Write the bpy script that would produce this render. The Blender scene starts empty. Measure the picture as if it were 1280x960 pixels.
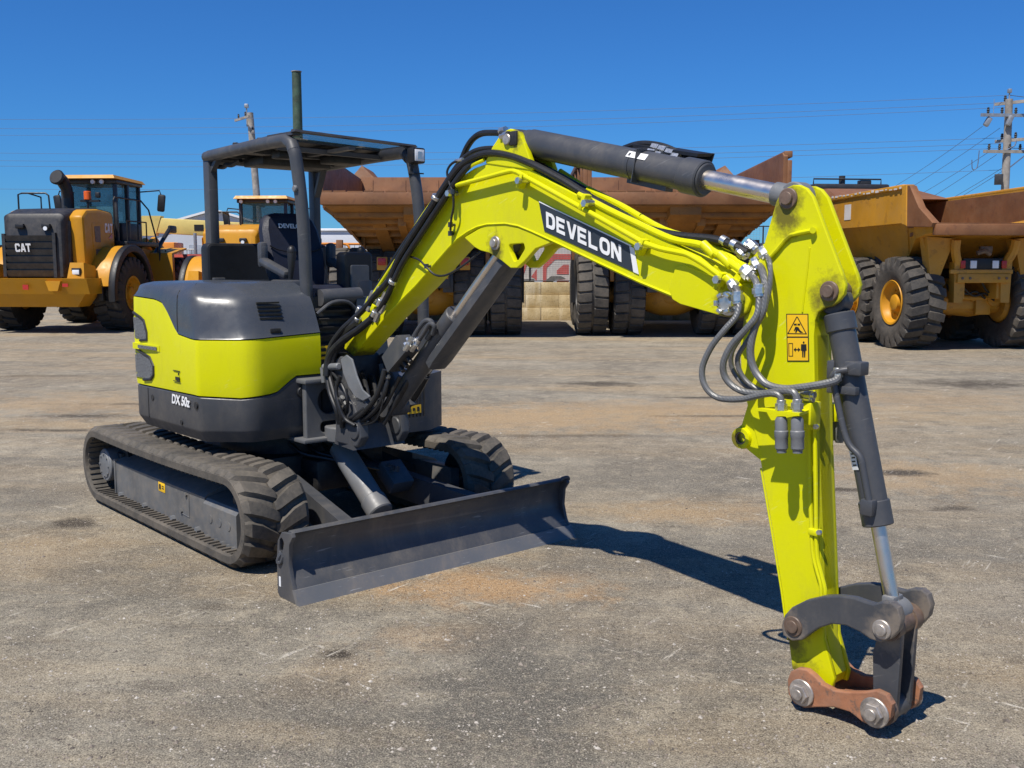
import bpy, bmesh, math, random
from mathutils import Vector, Matrix
random.seed(7)
sc = bpy.context.scene
COL = sc.collection
PI = math.pi
R = math.radians

# ---------------------------------------------------------------- survey of the place (metres)
CAM_F, CAM_H, CAM_PITCH = 1260.4, 1.72, 0.119        # focal length in photo pixels, eye height, pitch down
EX_X, EX_Y, EX_YAW = -1.567, 6.968, -0.849           # where the excavator stands and how it is turned
_c, _s = math.cos(CAM_PITCH), math.sin(CAM_PITCH)
_F = (math.cos(EX_YAW), math.sin(EX_YAW)); _L = (-math.sin(EX_YAW), math.cos(EX_YAW))

def _ray(px, py):
    u = (px-640)/CAM_F; v = (480-py)/CAM_F
    return (u, _c+v*_s, -_s+v*_c)

def E(px, py, y=None, x=None, z=None):
    """surveyed point on a plane of the excavator's own frame (x forward, y left, z up)"""
    d = _ray(px, py)
    ol = (-EX_X*_F[0]-EX_Y*_F[1], -EX_X*_L[0]-EX_Y*_L[1], CAM_H)
    dl = (d[0]*_F[0]+d[1]*_F[1], d[0]*_L[0]+d[1]*_L[1], d[2])
    if y is not None: t = (y-ol[1])/dl[1]
    elif x is not None: t = (x-ol[0])/dl[0]
    else: t = (z-ol[2])/dl[2]
    return Vector((ol[0]+t*dl[0], ol[1]+t*dl[1], ol[2]+t*dl[2]))

def EXZ(pts, y): return [(E(a, b, y=y).x, E(a, b, y=y).z) for a, b in pts]

def W(px, py, Y):
    d = _ray(px, py); t = Y/d[1]
    return Vector((d[0]*t, Y, CAM_H+d[2]*t))

def G(px, py, z=0.0):
    d = _ray(px, py); t = (z-CAM_H)/d[2]
    return Vector((d[0]*t, d[1]*t, z))

# ---------------------------------------------------------------- mesh building
def catmull(pts, n=6):
    pts = [Vector(p) for p in pts]
    if len(pts) < 3: return pts
    out = []
    P = [pts[0]*2-pts[1]]+pts+[pts[-1]*2-pts[-2]]
    for i in range(1, len(P)-2):
        p0, p1, p2, p3 = P[i-1], P[i], P[i+1], P[i+2]
        for k in range(n):
            t = k/n
            out.append(0.5*((2*p1)+(p2-p0)*t+(2*p0-5*p1+4*p2-p3)*t*t+(3*p1-p0-3*p2+p3)*t**3))
    out.append(pts[-1])
    return out

class MB:
    def __init__(self): self.bm = bmesh.new()
    def _bevel(self, verts, b, seg=2):
        if b <= 0: return
        vs = set(verts)
        es = [e for e in self.bm.edges if e.verts[0] in vs and e.verts[1] in vs and len(e.link_faces) == 2 and e.calc_face_angle(0) > 0.35]
        if es: bmesh.ops.bevel(self.bm, geom=es, offset=b, segments=seg, affect='EDGES', profile=0.5, clamp_overlap=True)
    def box(self, c, s, rot=None, bev=0.0, seg=2):
        M = Matrix.Translation(Vector(c))
        if rot is not None: M = M @ rot.to_4x4()
        M = M @ Matrix.Diagonal((s[0], s[1], s[2], 1))
        r = bmesh.ops.create_cube(self.bm, size=1.0, matrix=M)
        self._bevel(r['verts'], bev, seg)
        return self
    def span(self, a, b, bev=0.0):
        return self.box([(a[i]+b[i])/2 for i in range(3)], [abs(b[i]-a[i]) for i in range(3)], bev=bev)
    def bar(self, p0, p1, w, h, up=(0, 0, 1), bev=0.0):
        """box from p0 to p1, w across, h along 'up'"""
        p0 = Vector(p0); p1 = Vector(p1); d = p1-p0; L = d.length; d.normalize()
        side = d.cross(Vector(up)).normalized(); u = side.cross(d)
        rot = Matrix((d, side, u)).transposed()
        return self.box((p0+p1)/2, (L, w, h), rot, bev)
    def plate(self, outer, a, b, axis='y', holes=(), bev=0.004, M=None):
        """filled outline (with holes) extruded from a to b along an axis"""
        cu = bpy.data.curves.new('c', 'CURVE'); cu.dimensions = '2D'; cu.fill_mode = 'BOTH'
        for lp in [outer]+list(holes):
            sp = cu.splines.new('POLY'); sp.points.add(len(lp)-1)
            for p, q in zip(sp.points, lp): p.co = (q[0], q[1], 0, 1)
            sp.use_cyclic_u = True
        h = abs(b-a)/2
        bev = min(bev, h*0.6)
        cu.extrude = h-bev; cu.bevel_depth = bev; cu.bevel_resolution = 1; cu.offset = -bev
        ob = bpy.data.objects.new('c', cu); COL.objects.link(ob)
        me = bpy.data.meshes.new_from_object(ob.evaluated_get(bpy.context.evaluated_depsgraph_get()))
        bpy.data.objects.remove(ob); bpy.data.curves.remove(cu)
        m = (a+b)/2
        T = {'y': Matrix(((1, 0, 0, 0), (0, 0, 1, m), (0, 1, 0, 0), (0, 0, 0, 1))),
             'x': Matrix(((0, 0, 1, m), (1, 0, 0, 0), (0, 1, 0, 0), (0, 0, 0, 1))),
             'z': Matrix(((1, 0, 0, 0), (0, 1, 0, 0), (0, 0, 1, m), (0, 0, 0, 1)))}[axis]
        me.transform(M @ T if M is not None else T)
        self.bm.from_mesh(me); bpy.data.meshes.remove(me)
        return self
    def prism(self, pts, a, b, axis='x', bev=0.0):
        """convex-ish outline extruded by plain faces"""
        def v(p, t): return {'x': (t, p[0], p[1]), 'y': (p[0], t, p[1]), 'z': (p[0], p[1], t)}[axis]
        A = [self.bm.verts.new(v(p, a)) for p in pts]; B = [self.bm.verts.new(v(p, b)) for p in pts]
        n = len(pts)
        self.bm.faces.new(A); self.bm.faces.new(B[::-1])
        for i in range(n): self.bm.faces.new((A[i], B[i], B[(i+1) % n], A[(i+1) % n]))
        self._bevel(A+B, bev)
        return self
    def hexa(self, v8, bev=0.0):
        """eight corners: four of one end, four of the other, same order"""
        V = [self.bm.verts.new(p) for p in v8]
        for f in ((0, 1, 2, 3), (7, 6, 5, 4), (0, 4, 5, 1), (1, 5, 6, 2), (2, 6, 7, 3), (3, 7, 4, 0)):
            self.bm.faces.new([V[i] for i in f])
        self._bevel(V, bev)
        return self
    def quad(self, p4, th=0.01):
        P = [Vector(p) for p in p4]
        n = (P[1]-P[0]).cross(P[2]-P[0]).normalized()*th
        return self.hexa(P+[p-n for p in P])
    def tube(self, pts, r, n=10, smooth=0, caps=True):
        pts = catmull(pts, smooth) if smooth else [Vector(p) for p in pts]
        rad = r if isinstance(r, (list, tuple)) else None
        T = []
        for i in range(len(pts)):
            a = pts[max(i-1, 0)]; b = pts[min(i+1, len(pts)-1)]
            t = (b-a); T.append(t.normalized() if t.length > 1e-9 else Vector((0, 0, 1)))
        ref = Vector((0, 0, 1)) if abs(T[0].z) < .9 else Vector((1, 0, 0))
        u = T[0].cross(ref).normalized(); rings = []
        for i, p in enumerate(pts):
            u = (u-T[i]*u.dot(T[i])).normalized(); w = T[i].cross(u)
            rr = rad[i] if rad else (r(i/(len(pts)-1)) if callable(r) else r)
            rings.append([self.bm.verts.new(p+(u*math.cos(2*PI*k/n)+w*math.sin(2*PI*k/n))*rr) for k in range(n)])
        for A, B in zip(rings, rings[1:]):
            for k in range(n): self.bm.faces.new((A[k], A[(k+1) % n], B[(k+1) % n], B[k]))
        if caps: self.bm.faces.new(rings[0][::-1]); self.bm.faces.new(rings[-1])
        return self
    def cyl(self, p0, p1, r, n=20, r1=None, bev=0.0):
        p0 = Vector(p0); p1 = Vector(p1)
        if bev > 0:
            d = (p1-p0).normalized()*bev
            return self.tube([p0, p0+d*.01, p0+d, p1-d, p1-d*.01, p1], [r-bev, r-bev*.9, r, r1 or r, (r1 or r)-bev*.9, (r1 or r)-bev], n)
        return self.tube([p0, p1], [r, r1 if r1 is not None else r], n)
    def lathe(self, prof, p0, axis, n=32, closed=False):
        """prof: list of (distance along axis, radius)"""
        p0 = Vector(p0); a = Vector(axis).normalized()
        ref = Vector((0, 0, 1)) if abs(a.z) < .9 else Vector((1, 0, 0))
        u = a.cross(ref).normalized(); w = a.cross(u)
        rings = [[self.bm.verts.new(p0+a*t+(u*math.cos(2*PI*k/n)+w*math.sin(2*PI*k/n))*max(r, 1e-4)) for k in range(n)] for t, r in prof]
        prs = list(zip(rings, rings[1:]))
        if closed: prs.append((rings[-1], rings[0]))
        for A, B in prs:
            for k in range(n): self.bm.faces.new((A[k], A[(k+1) % n], B[(k+1) % n], B[k]))
        if not closed:
            if prof[0][1] > 1e-3: self.bm.faces.new(rings[0][::-1])
            if prof[-1][1] > 1e-3: self.bm.faces.new(rings[-1])
        return self
    def loft(self, rings, cyclic=True, cap0=True, cap1=True):
        RR = [[self.bm.verts.new(p) for p in r] for r in rings]
        n = len(RR[0])
        for A, B in zip(RR, RR[1:]):
            for k in range(n if cyclic else n-1): self.bm.faces.new((A[k], A[(k+1) % n], B[(k+1) % n], B[k]))
        for flag, r in ((cap0, RR[0]), (cap1, RR[-1])):
            if flag:
                es = [self.bm.edges.get((r[k], r[(k+1) % n])) or self.bm.edges.new((r[k], r[(k+1) % n])) for k in range(n)]
                bmesh.ops.triangle_fill(self.bm, use_beauty=True, edges=es)
        return self
    def ico(self, c, r, sub=1, scale=(1, 1, 1)):
        bmesh.ops.create_icosphere(self.bm, subdivisions=sub, radius=r, matrix=Matrix.Translation(Vector(c)) @ Matrix.Diagonal((*scale, 1)))
        return self
    def text(self, body, M, size, depth=0.002, bold=0.0, sx=1.0, shear=0.0, align='CENTER'):
        cu = bpy.data.curves.new('t', 'FONT'); cu.body = body; cu.size = size; cu.align_x = align; cu.align_y = 'CENTER'
        cu.extrude = depth/2; cu.offset = bold; cu.shear = shear; cu.resolution_u = 4
        ob = bpy.data.objects.new('t', cu); COL.objects.link(ob)
        me = bpy.data.meshes.new_from_object(ob.evaluated_get(bpy.context.evaluated_depsgraph_get()))
        bpy.data.objects.remove(ob); bpy.data.curves.remove(cu)
        me.transform(M @ Matrix.Diagonal((sx, 1, 1, 1)))
        self.bm.from_mesh(me); bpy.data.meshes.remove(me)
        return self
    def build(self, name, mat, parent=None, angle=35, loc=None, rot=None):
        bm = self.bm
        bmesh.ops.recalc_face_normals(bm, faces=bm.faces[:])
        me = bpy.data.meshes.new(name); bm.to_mesh(me); bm.free()
        me.polygons.foreach_set('use_smooth', [True]*len(me.polygons))
        me.set_sharp_from_angle(angle=R(angle))
        me.materials.append(mat)
        o = bpy.data.objects.new(name, me); COL.objects.link(o)
        if parent is not None: o.parent = parent
        if loc is not None: o.location = loc
        if rot is not None: o.rotation_euler = rot
        return o

def build_each(mb, name, mat, parent=None, gap=.004, angle=35):
    """one object for every separate piece of the builder; pieces that touch stay together"""
    bm = mb.bm; seen = set(); isl = []
    for v in bm.verts:
        if v in seen: continue
        st = [v]; seen.add(v); cur = []
        while st:
            q = st.pop(); cur.append(q)
            for e in q.link_edges:
                w = e.other_vert(q)
                if w not in seen: seen.add(w); st.append(w)
        isl.append(cur)
    def bb(vs): return [min(v.co[i] for v in vs)-gap for i in range(3)]+[max(v.co[i] for v in vs)+gap for i in range(3)]
    boxes = [bb(c) for c in isl]; par = list(range(len(isl)))
    def find(i):
        while par[i] != i: i = par[i]
        return i
    for i in range(len(isl)):
        for j in range(i):
            if all(boxes[i][k] <= boxes[j][k+3] and boxes[j][k] <= boxes[i][k+3] for k in range(3)): par[find(i)] = find(j)
    groups = {}
    for i, c in enumerate(isl): groups.setdefault(find(i), []).extend(c)
    out = []
    for g in groups.values():
        n = MB(); mp = {v: n.bm.verts.new(v.co) for v in g}
        fs = {f for v in g for f in v.link_faces}
        for f in fs: n.bm.faces.new([mp[v] for v in f.verts])
        out.append(n.build(name, mat, parent, angle))
    bm.free()
    return out

def thing(name, label, cat, loc=(0, 0, 0), rz=0.0, group=None):
    o = bpy.data.objects.new(name, None); COL.objects.link(o)
    o.empty_display_size = .2
    o.location = loc; o.rotation_euler = (0, 0, rz)
    return tag(o, label, cat, group)

def tag(o, label=None, cat=None, group=None, kind=None):
    if label: o['label'] = label
    if cat: o['category'] = cat
    if group: o['group'] = group
    if kind: o['kind'] = kind
    return o

def copy_tree(o, parent=None):
    c = o.copy(); COL.objects.link(c)
    if parent is not None: c.parent = parent
    for ch in list(o.children): copy_tree(ch, c)
    return c

def round_poly(pts, rad, n=6):
    out = []; N = len(pts)
    for i, p in enumerate(pts):
        r = rad[i] if isinstance(rad, (list, tuple)) else rad
        p = Vector(p); a = (Vector(pts[i-1])-p); b = (Vector(pts[(i+1) % N])-p)
        if r <= 0: out.append(tuple(p)); continue
        ang = a.angle(b); d = min(r/math.tan(ang/2), a.length*.49, b.length*.49)
        A = p+a.normalized()*d; B = p+b.normalized()*d
        for k in range(n+1):
            t = k/n
            out.append(tuple(A*(1-t)**2+p*2*t*(1-t)+B*t*t))
    return out

def frame(origin, xdir, ydir):
    """matrix that lays the xy plane of lettering on a surface"""
    x = Vector(xdir).normalized(); y = Vector(ydir); y = (y-x*y.dot(x)).normalized(); z = x.cross(y)
    M = Matrix((x, y, z)).transposed().to_4x4(); M.translation = Vector(origin)
    return M
# ---------------------------------------------------------------- materials
def lin(h):
    h = h.lstrip('#'); v = [int(h[i:i+2], 16)/255 for i in (0, 2, 4)]
    return tuple(((c/12.92) if c <= .04045 else ((c+.055)/1.055)**2.4) for c in v)+(1,)

class NT:
    def __init__(self, name):
        self.m = bpy.data.materials.new(name); self.m.use_nodes = True
        self.t = self.m.node_tree; self.n = self.t.nodes; self.b = self.n['Principled BSDF']
    def new(self, typ, **kw):
        nd = self.n.new(typ)
        for k, v in kw.items(): setattr(nd, k, v)
        return nd
    def link(self, a, b): self.t.links.new(a, b)
    def coord(self):
        if not hasattr(self, '_c'): self._c = self.new('ShaderNodeTexCoord').outputs['Object']
        return self._c
    def noise(self, scale, detail=4, rough=.55, vec=None, stretch=None, rot=None):
        v = vec or self.coord()
        if stretch:
            if rot:
                mr = self.new('ShaderNodeMapping'); mr.inputs['Rotation'].default_value = rot; self.link(v, mr.inputs['Vector']); v = mr.outputs['Vector']
            mp = self.new('ShaderNodeMapping'); mp.inputs['Scale'].default_value = stretch
            self.link(v, mp.inputs['Vector']); v = mp.outputs['Vector']
        nz = self.new('ShaderNodeTexNoise'); nz.inputs['Scale'].default_value = scale
        nz.inputs['Detail'].default_value = detail; nz.inputs['Roughness'].default_value = rough
        self.link(v, nz.inputs['Vector'])
        return nz.outputs['Fac']
    def ramp(self, fac, stops):
        r = self.new('ShaderNodeValToRGB'); el = r.color_ramp.elements
        while len(el) > 1: el.remove(el[-1])
        for i, (p, c) in enumerate(stops):
            e = el[0] if i == 0 else el.new(p)
            e.position = p; e.color = c if len(c) == 4 else (*c, 1)
        self.link(fac, r.inputs['Fac']); return r.outputs['Color']
    def step(self, fac, lo, hi):
        r = self.new('ShaderNodeMapRange'); r.inputs[1].default_value = lo; r.inputs[2].default_value = hi
        r.clamp = True; self.link(fac, r.inputs[0]); return r.outputs[0]
    def math(self, op, a, b=None):
        nd = self.new('ShaderNodeMath', operation=op)
        for i, v in enumerate((a, b)):
            if v is None: continue
            if hasattr(v, 'is_linked'): self.link(v, nd.inputs[i])
            else: nd.inputs[i].default_value = v
        return nd.outputs[0]
    def mix(self, fac, a, b, mode='MIX'):
        nd = self.new('ShaderNodeMix', data_type='RGBA', blend_type=mode)
        for s, v in ((nd.inputs[0], fac), (nd.inputs[6], a), (nd.inputs[7], b)):
            if hasattr(v, 'is_linked'): self.link(v, s)
            else: s.default_value = v if not isinstance(v, tuple) or len(v) == 4 else (*v, 1)
        return nd.outputs[2]
    def bump(self, h, strength, dist):
        b = self.new('ShaderNodeBump'); b.inputs['Strength'].default_value = strength; b.inputs['Distance'].default_value = dist
        self.link(h, b.inputs['Height']); self.link(b.outputs['Normal'], self.b.inputs['Normal'])
    def base(self, s): self.link(s, self.b.inputs['Base Color'])
    def rough(self, s):
        if hasattr(s, 'is_linked'): self.link(s, self.b.inputs['Roughness'])
        else: self.b.inputs['Roughness'].default_value = s

def paint(name, col, rough=.35, metal=0.0, var=.12, vs=3.0, dust=0.0, dustcol=(.30, .25, .19, 1), wear=0.0, wearcol=(.10, .045, .02, 1), bump=.0, coat=0.0, spec=.5):
    t = NT(name)
    col = lin(col) if isinstance(col, str) else (*col, 1)
    n = t.noise(vs, 5); f = t.step(n, .3, .7)
    c = t.mix(f, tuple(x*(1-var) for x in col[:3])+(1,), tuple(min(1, x*(1+var)) for x in col[:3])+(1,))
    if dust:
        d = t.step(t.noise(vs*2.3, 6, .65), .42, .75)
        d2 = t.step(t.noise(60, 3), .35, .7)
        c = t.mix(t.math('MULTIPLY', t.math('MULTIPLY', d, t.math('ADD', t.math('MULTIPLY', d2, .5), .5)), dust), c, dustcol)
    if wear:
        d = t.step(t.noise(vs*4.1, 8, .7), .56, .62)
        c = t.mix(t.math('MULTIPLY', d, wear), c, wearcol)
    t.base(c)
    t.rough(t.math('ADD', t.math('MULTIPLY', t.step(t.noise(vs*6, 4), .3, .7), .16), rough-.08))
    t.b.inputs['Metallic'].default_value = metal
    t.b.inputs['Specular IOR Level'].default_value = spec
    if coat: t.b.inputs['Coat Weight'].default_value = coat; t.b.inputs['Coat Roughness'].default_value = .12
    if bump: t.bump(t.noise(90, 3), bump, .004)
    return t.m

M = {}
def grime_mask(t, spots, down=True):
    """sum of noisy blots round worn joints, each (point, radius)"""
    wob = t.noise(24, 5, .65); tot = None
    for p, rad in spots:
        mp = t.new('ShaderNodeMapping', vector_type='TEXTURE'); mp.inputs['Location'].default_value = (p.x, p.y, p.z-(rad*.35 if down else 0)); mp.inputs['Scale'].default_value = (rad, 1.0, rad*(1.5 if down else 1))
        t.link(t.coord(), mp.inputs['Vector'])
        ln = t.new('ShaderNodeVectorMath', operation='LENGTH'); t.link(mp.outputs[0], ln.inputs[0])
        d = t.math('ADD', ln.outputs['Value'], t.math('MULTIPLY', t.math('SUBTRACT', wob, .5), 1.6))
        f = t.step(d, 1.0, .35); tot = f if tot is None else t.math('MAXIMUM', tot, f)
    return tot
def machine_paint(name, col, rough, spots, grime, spec, dustcol, dust, scratch, scratchcol):
    t = NT(name); n = t.step(t.noise(2.5, 5), .3, .7)
    c = t.mix(n, tuple(x*.95 for x in col)+(1,), tuple(min(1, x*1.04) for x in col)+(1,))
    d = t.step(t.noise(5, 6, .65), .42, .72); d2 = t.step(t.noise(70, 3), .35, .7); low = t.noise(7, 5, .6, stretch=(1.4, 1.4, .35))
    c = t.mix(t.math('MULTIPLY', t.math('MULTIPLY', d, t.math('ADD', t.math('MULTIPLY', d2, .6), .4)), dust), c, dustcol)
    c = t.mix(t.math('MULTIPLY', t.step(low, .54, .72), dust*.9), c, dustcol)
    for k, (rt, st) in enumerate(((25, (.9, .9, 14)), (-50, (12, .9, .9)))):
        sc_ = t.noise(9, 3, .5, stretch=st, rot=(0, R(rt), 0)); gate = t.step(t.noise(3.3+k, 3, .5), .52, .60)
        c = t.mix(t.math('MULTIPLY', t.math('MULTIPLY', t.step(sc_, .66, .70), gate), scratch), c, scratchcol)
    if spots: c = t.mix(t.math('MULTIPLY', grime_mask(t, spots), .85), c, grime)
    t.base(c); t.rough(t.math('ADD', t.math('MULTIPLY', t.step(t.noise(14, 4), .3, .7), .2), rough-.08)); t.b.inputs['Specular IOR Level'].default_value = spec
    t.bump(t.noise(90, 3), .06, .004)
    return t.m
lime_spots = [(E(984, 250, y=-.06), .085), (E(1036, 366, y=-.06), .085), (E(619, 308, y=-.08), .075), (E(912, 382, y=-.09), .09), (E(1002, 850, y=-.06), .10), (E(992, 790, y=-.06), .08), (E(920, 547, y=-.06), .05), (E(646, 170, y=-.08), .05), (E(440, 440, y=-.08), .10)]
M['lime'] = machine_paint('lime_paint', (.665, .655, .001), .38, lime_spots, (.085, .060, .020, 1), .25, (.38, .345, .05, 1), .22, .35, (.70, .70, .25, 1))
grey_spots = [(E(991, 783, y=-.12), .075), (E(1102, 787, y=-.12), .070), (E(1163, 760, y=.1), .09)]
M['grey'] = machine_paint('charcoal_paint', (.055, .058, .065), .42, grey_spots, (.20, .165, .13, 1), .45, (.17, .15, .125, 1), .30, .5, (.15, .15, .15, 1))
M['blade'] = machine_paint('blade_paint', (.060, .063, .070), .40, None, (0, 0, 0, 1), .45, (.19, .165, .135, 1), .38, .8, (.20, .20, .20, 1))
M['edge'] = machine_paint('scuffed_blade_edge', (.125, .130, .138), .45, None, (0, 0, 0, 1), .5, (.24, .20, .16, 1), .5, .9, (.36, .36, .36, 1))
M['greyl'] = paint('charcoal_hood_paint', (.054, .061, .073), .29, var=.08, vs=2.0, bump=.03, dust=.12, spec=.42)
M['cast'] = paint('grey_cast_steel', (.145, .152, .16), .50, var=.2, vs=5, dust=.25, bump=.2)
M['bracket'] = paint('grey_bracket_paint', (.11, .113, .117), .48, var=.15, vs=5, dust=.25, bump=.1)
M['castlight'] = paint('pale_cylinder_paint', (.15, .155, .16), .48, var=.15, vs=5, dust=.3, bump=.1)
M['iron'] = paint('dark_underframe', (.013, .0135, .015), .55, var=.2, vs=5, dust=.15, bump=.1)
M['panelgrey'] = paint('dusty_grey_panel', (.115, .117, .118), .5, var=.18, vs=5, dust=.5, bump=.1)
M['black'] = paint('black_plastic', (.012, .012, .013), .5, var=.2)
M['hose'] = paint('black_rubber_hose', (.014, .014, .015), .45, var=.3, vs=20)
M['chrome'] = paint('chrome_rod', (.72, .65, .58), .33, metal=.95, var=.06)
M['zinc'] = paint('zinc_fitting', (.62, .62, .60), .34, metal=.9, var=.2, vs=30)
M['bolt'] = paint('worn_bolt', (.42, .38, .34), .45, metal=.6, var=.4, vs=25, dust=.3)
M['brown'] = paint('greasy_brown_steel', (.13, .085, .06), .5, var=.4, vs=18, dust=.3)
M['primer'] = paint('orange_primer_plate', (.33, .140, .070), .6, var=.35, vs=9, dust=.6, dustcol=(.26, .18, .13, 1), wear=.8, wearcol=(.16, .1, .07, 1), bump=.2)
M['white'] = paint('white_paint', (.78, .78, .77), .5, var=.04)
M['decalgrey'] = paint('decal_grey', (.030, .036, .045), .35, var=.04)
M['signyellow'] = paint('warning_yellow', (.85, .50, .01), .4, var=.05)
M['ink'] = paint('black_ink', (.012, .011, .010), .5, var=.05)
M['fabric'] = paint('navy_seat_vinyl', (.008, .010, .022), .6, var=.25, vs=14, bump=.2)
M['glasstint'] = paint('tinted_roof_glass', (.09, .16, .16), .08, var=.03)
M['cat'] = paint('machine_yellow', (.53, .245, .012), .42, var=.10, vs=1.2, dust=.10, bump=.04, spec=.3)
M['catold'] = paint('faded_truck_yellow', (.52, .245, .018), .5, var=.16, vs=1.1, dust=.22, wear=.30, wearcol=(.13, .055, .025, 1), bump=.08)
M['rust'] = paint('rusty_body_steel', (.185, .076, .028), .62, var=.28, vs=1.3, dust=.45, dustcol=(.30, .165, .08, 1), wear=.35, wearcol=(.10, .038, .02, 1), bump=.15)
M['rustdark'] = paint('brown_underbody_steel', (.27, .115, .020), .6, var=.32, vs=1.5, dust=.30, dustcol=(.36, .20, .07, 1), wear=.4, wearcol=(.10, .04, .018, 1), bump=.15)
M['darkmetal'] = paint('dark_machine_metal', (.030, .030, .032), .45, var=.25, vs=2, dust=.12)
M['grille'] = paint('black_grille', (.022, .022, .024), .5, var=.3, vs=3, dust=.15)
M['amber'] = paint('amber_lens', (.75, .12, .01), .25, var=.05)
M['redlens'] = paint('red_lens', (.45, .03, .02), .25, var=.05)
M['wood'] = paint('weathered_pole_timber', (.30, .27, .235), .8, var=.3, vs=4, bump=.3)
M['greenpole'] = paint('green_treated_timber', (.045, .085, .055), .75, var=.4, vs=4, dust=.3, dustcol=(.2, .18, .12, 1), bump=.3)
M['wire'] = paint('weathered_cable', (.10, .14, .22), .6, var=.1)
M['cream'] = paint('pale_boom_yellow', (.66, .52, .16), .5, var=.08)
M['orange'] = paint('orange_barrier', (.75, .27, .03), .5, var=.1)
M['red'] = paint('barrier_red', (.62, .12, .09), .5, var=.15)
M['galv'] = paint('galvanised_steel', (.34, .35, .36), .45, metal=.5, var=.2, vs=6)
M['shed'] = paint('shed_cladding', (.52, .54, .58), .6, var=.06, vs=1)
M['pink'] = paint('banner_red', (.55, .10, .09), .7, var=.12, vs=4)
M['bannerwhite'] = paint('banner_cloth', (.60, .57, .55), .75, var=.08, vs=3)

def make_rubber(name, col, dust, vs):
    t = NT(name)
    a = t.step(t.noise(vs, 6, .65), .35, .70); b = t.step(t.noise(vs*12, 3), .3, .75)
    c = t.mix(t.math('MULTIPLY', t.math('ADD', t.math('MULTIPLY', a, .7), t.math('MULTIPLY', b, .3)), dust), (*col, 1), (.30, .25, .19, 1))
    t.base(c); t.rough(.75); t.b.inputs['Specular IOR Level'].default_value = .35
    t.bump(t.noise(70, 4), .25, .005)
    return t.m
M['track'] = make_rubber('dusty_track_rubber', (.045, .043, .039), .46, 4)
M['tyre'] = make_rubber('dusty_tyre_rubber', (.030, .030, .030), .40, 2)
M['tyred'] = make_rubber('dark_tyre_rubber', (.017, .017, .018), .16, 2)

def make_spiral():
    t = NT('grey_spiral_guard_hose')
    n = t.noise(22, 4)
    w = t.new('ShaderNodeTexWave', wave_type='BANDS', bands_direction='DIAGONAL'); w.inputs['Scale'].default_value = 34
    w.inputs['Distortion'].default_value = 1.0
    t.link(t.coord(), w.inputs['Vector'])
    t.base(t.mix(n, (.10, .10, .098, 1), (.20, .20, .195, 1)))
    t.rough(.42); t.b.inputs['Metallic'].default_value = .25
    t.bump(w.outputs['Fac'], .22, .003)
    return t.m
M['spiral'] = make_spiral()

def make_glass():
    t = NT('cab_glass')
    t.b.inputs['Base Color'].default_value = (.05, .09, .09, 1); t.rough(.06)
    t.b.inputs['Alpha'].default_value = .55
    return t.m
M['glass'] = make_glass()
def make_clear():
    t = NT('clear_cab_glass')
    t.b.inputs['Base Color'].default_value = (.06, .14, .15, 1); t.rough(.05)
    t.b.inputs['Alpha'].default_value = .40
    return t.m
M['clear'] = make_clear()
def make_lamp():
    t = NT('lamp_lens'); t.b.inputs['Base Color'].default_value = (.75, .77, .8, 1); t.rough(.15)
    t.bump(t.noise(220, 2), .4, .003)
    return t.m
M['lens'] = make_lamp()
def make_block():
    t = NT('limestone_block')
    a = t.step(t.noise(2.2, 6, .65), .35, .68); b = t.step(t.noise(1.3, 5, .6, stretch=(3, 1, .5)), .5, .72)
    f = t.noise(25, 5)
    c = t.mix(a, (.42, .31, .15, 1), (.58, .47, .28, 1)); c = t.mix(t.math('MULTIPLY', b, .8), c, (.72, .64, .48, 1))
    c = t.mix(t.step(f, .55, .75), c, (.25, .19, .10, 1))
    t.base(c); t.rough(.9); t.bump(f, .7, .02)
    return t.m
M['block'] = make_block()
# ================================================================ the mini excavator
EXC = thing('mini_excavator', 'lime green and charcoal mini excavator with open canopy and raised boom in front', 'excavator', (EX_X, EX_Y, 0), EX_YAW)

# ---------------------------------------------------------------- crawler tracks
TX0, TX1, TZ, TR = -1.03, 1.03, .285, .250            # wheel centres and belt outer radius
def track_point(s):
    """point and outward normal on the belt's outer line"""
    Lf = TX1-TX0; arc = PI*TR; per = 2*Lf+2*arc; s %= per
    if s < Lf:                                          # top run, rear to front
        t = s/Lf; return Vector((TX0+s, 0, TZ+TR-.016*math.sin(PI*t))), Vector((0, 0, 1))
    s -= Lf
    if s < arc:
        a = PI/2-s/TR; n = Vector((math.cos(a), 0, math.sin(a))); return Vector((TX1, 0, TZ))+n*TR, n
    s -= arc
    if s < Lf: return Vector((TX1-s, 0, TZ-TR)), Vector((0, 0, -1))
    s -= Lf
    a = -PI/2-s/TR; n = Vector((math.cos(a), 0, math.sin(a))); return Vector((TX0, 0, TZ))+n*TR, n
TPER = 2*(TX1-TX0)+2*PI*TR

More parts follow.
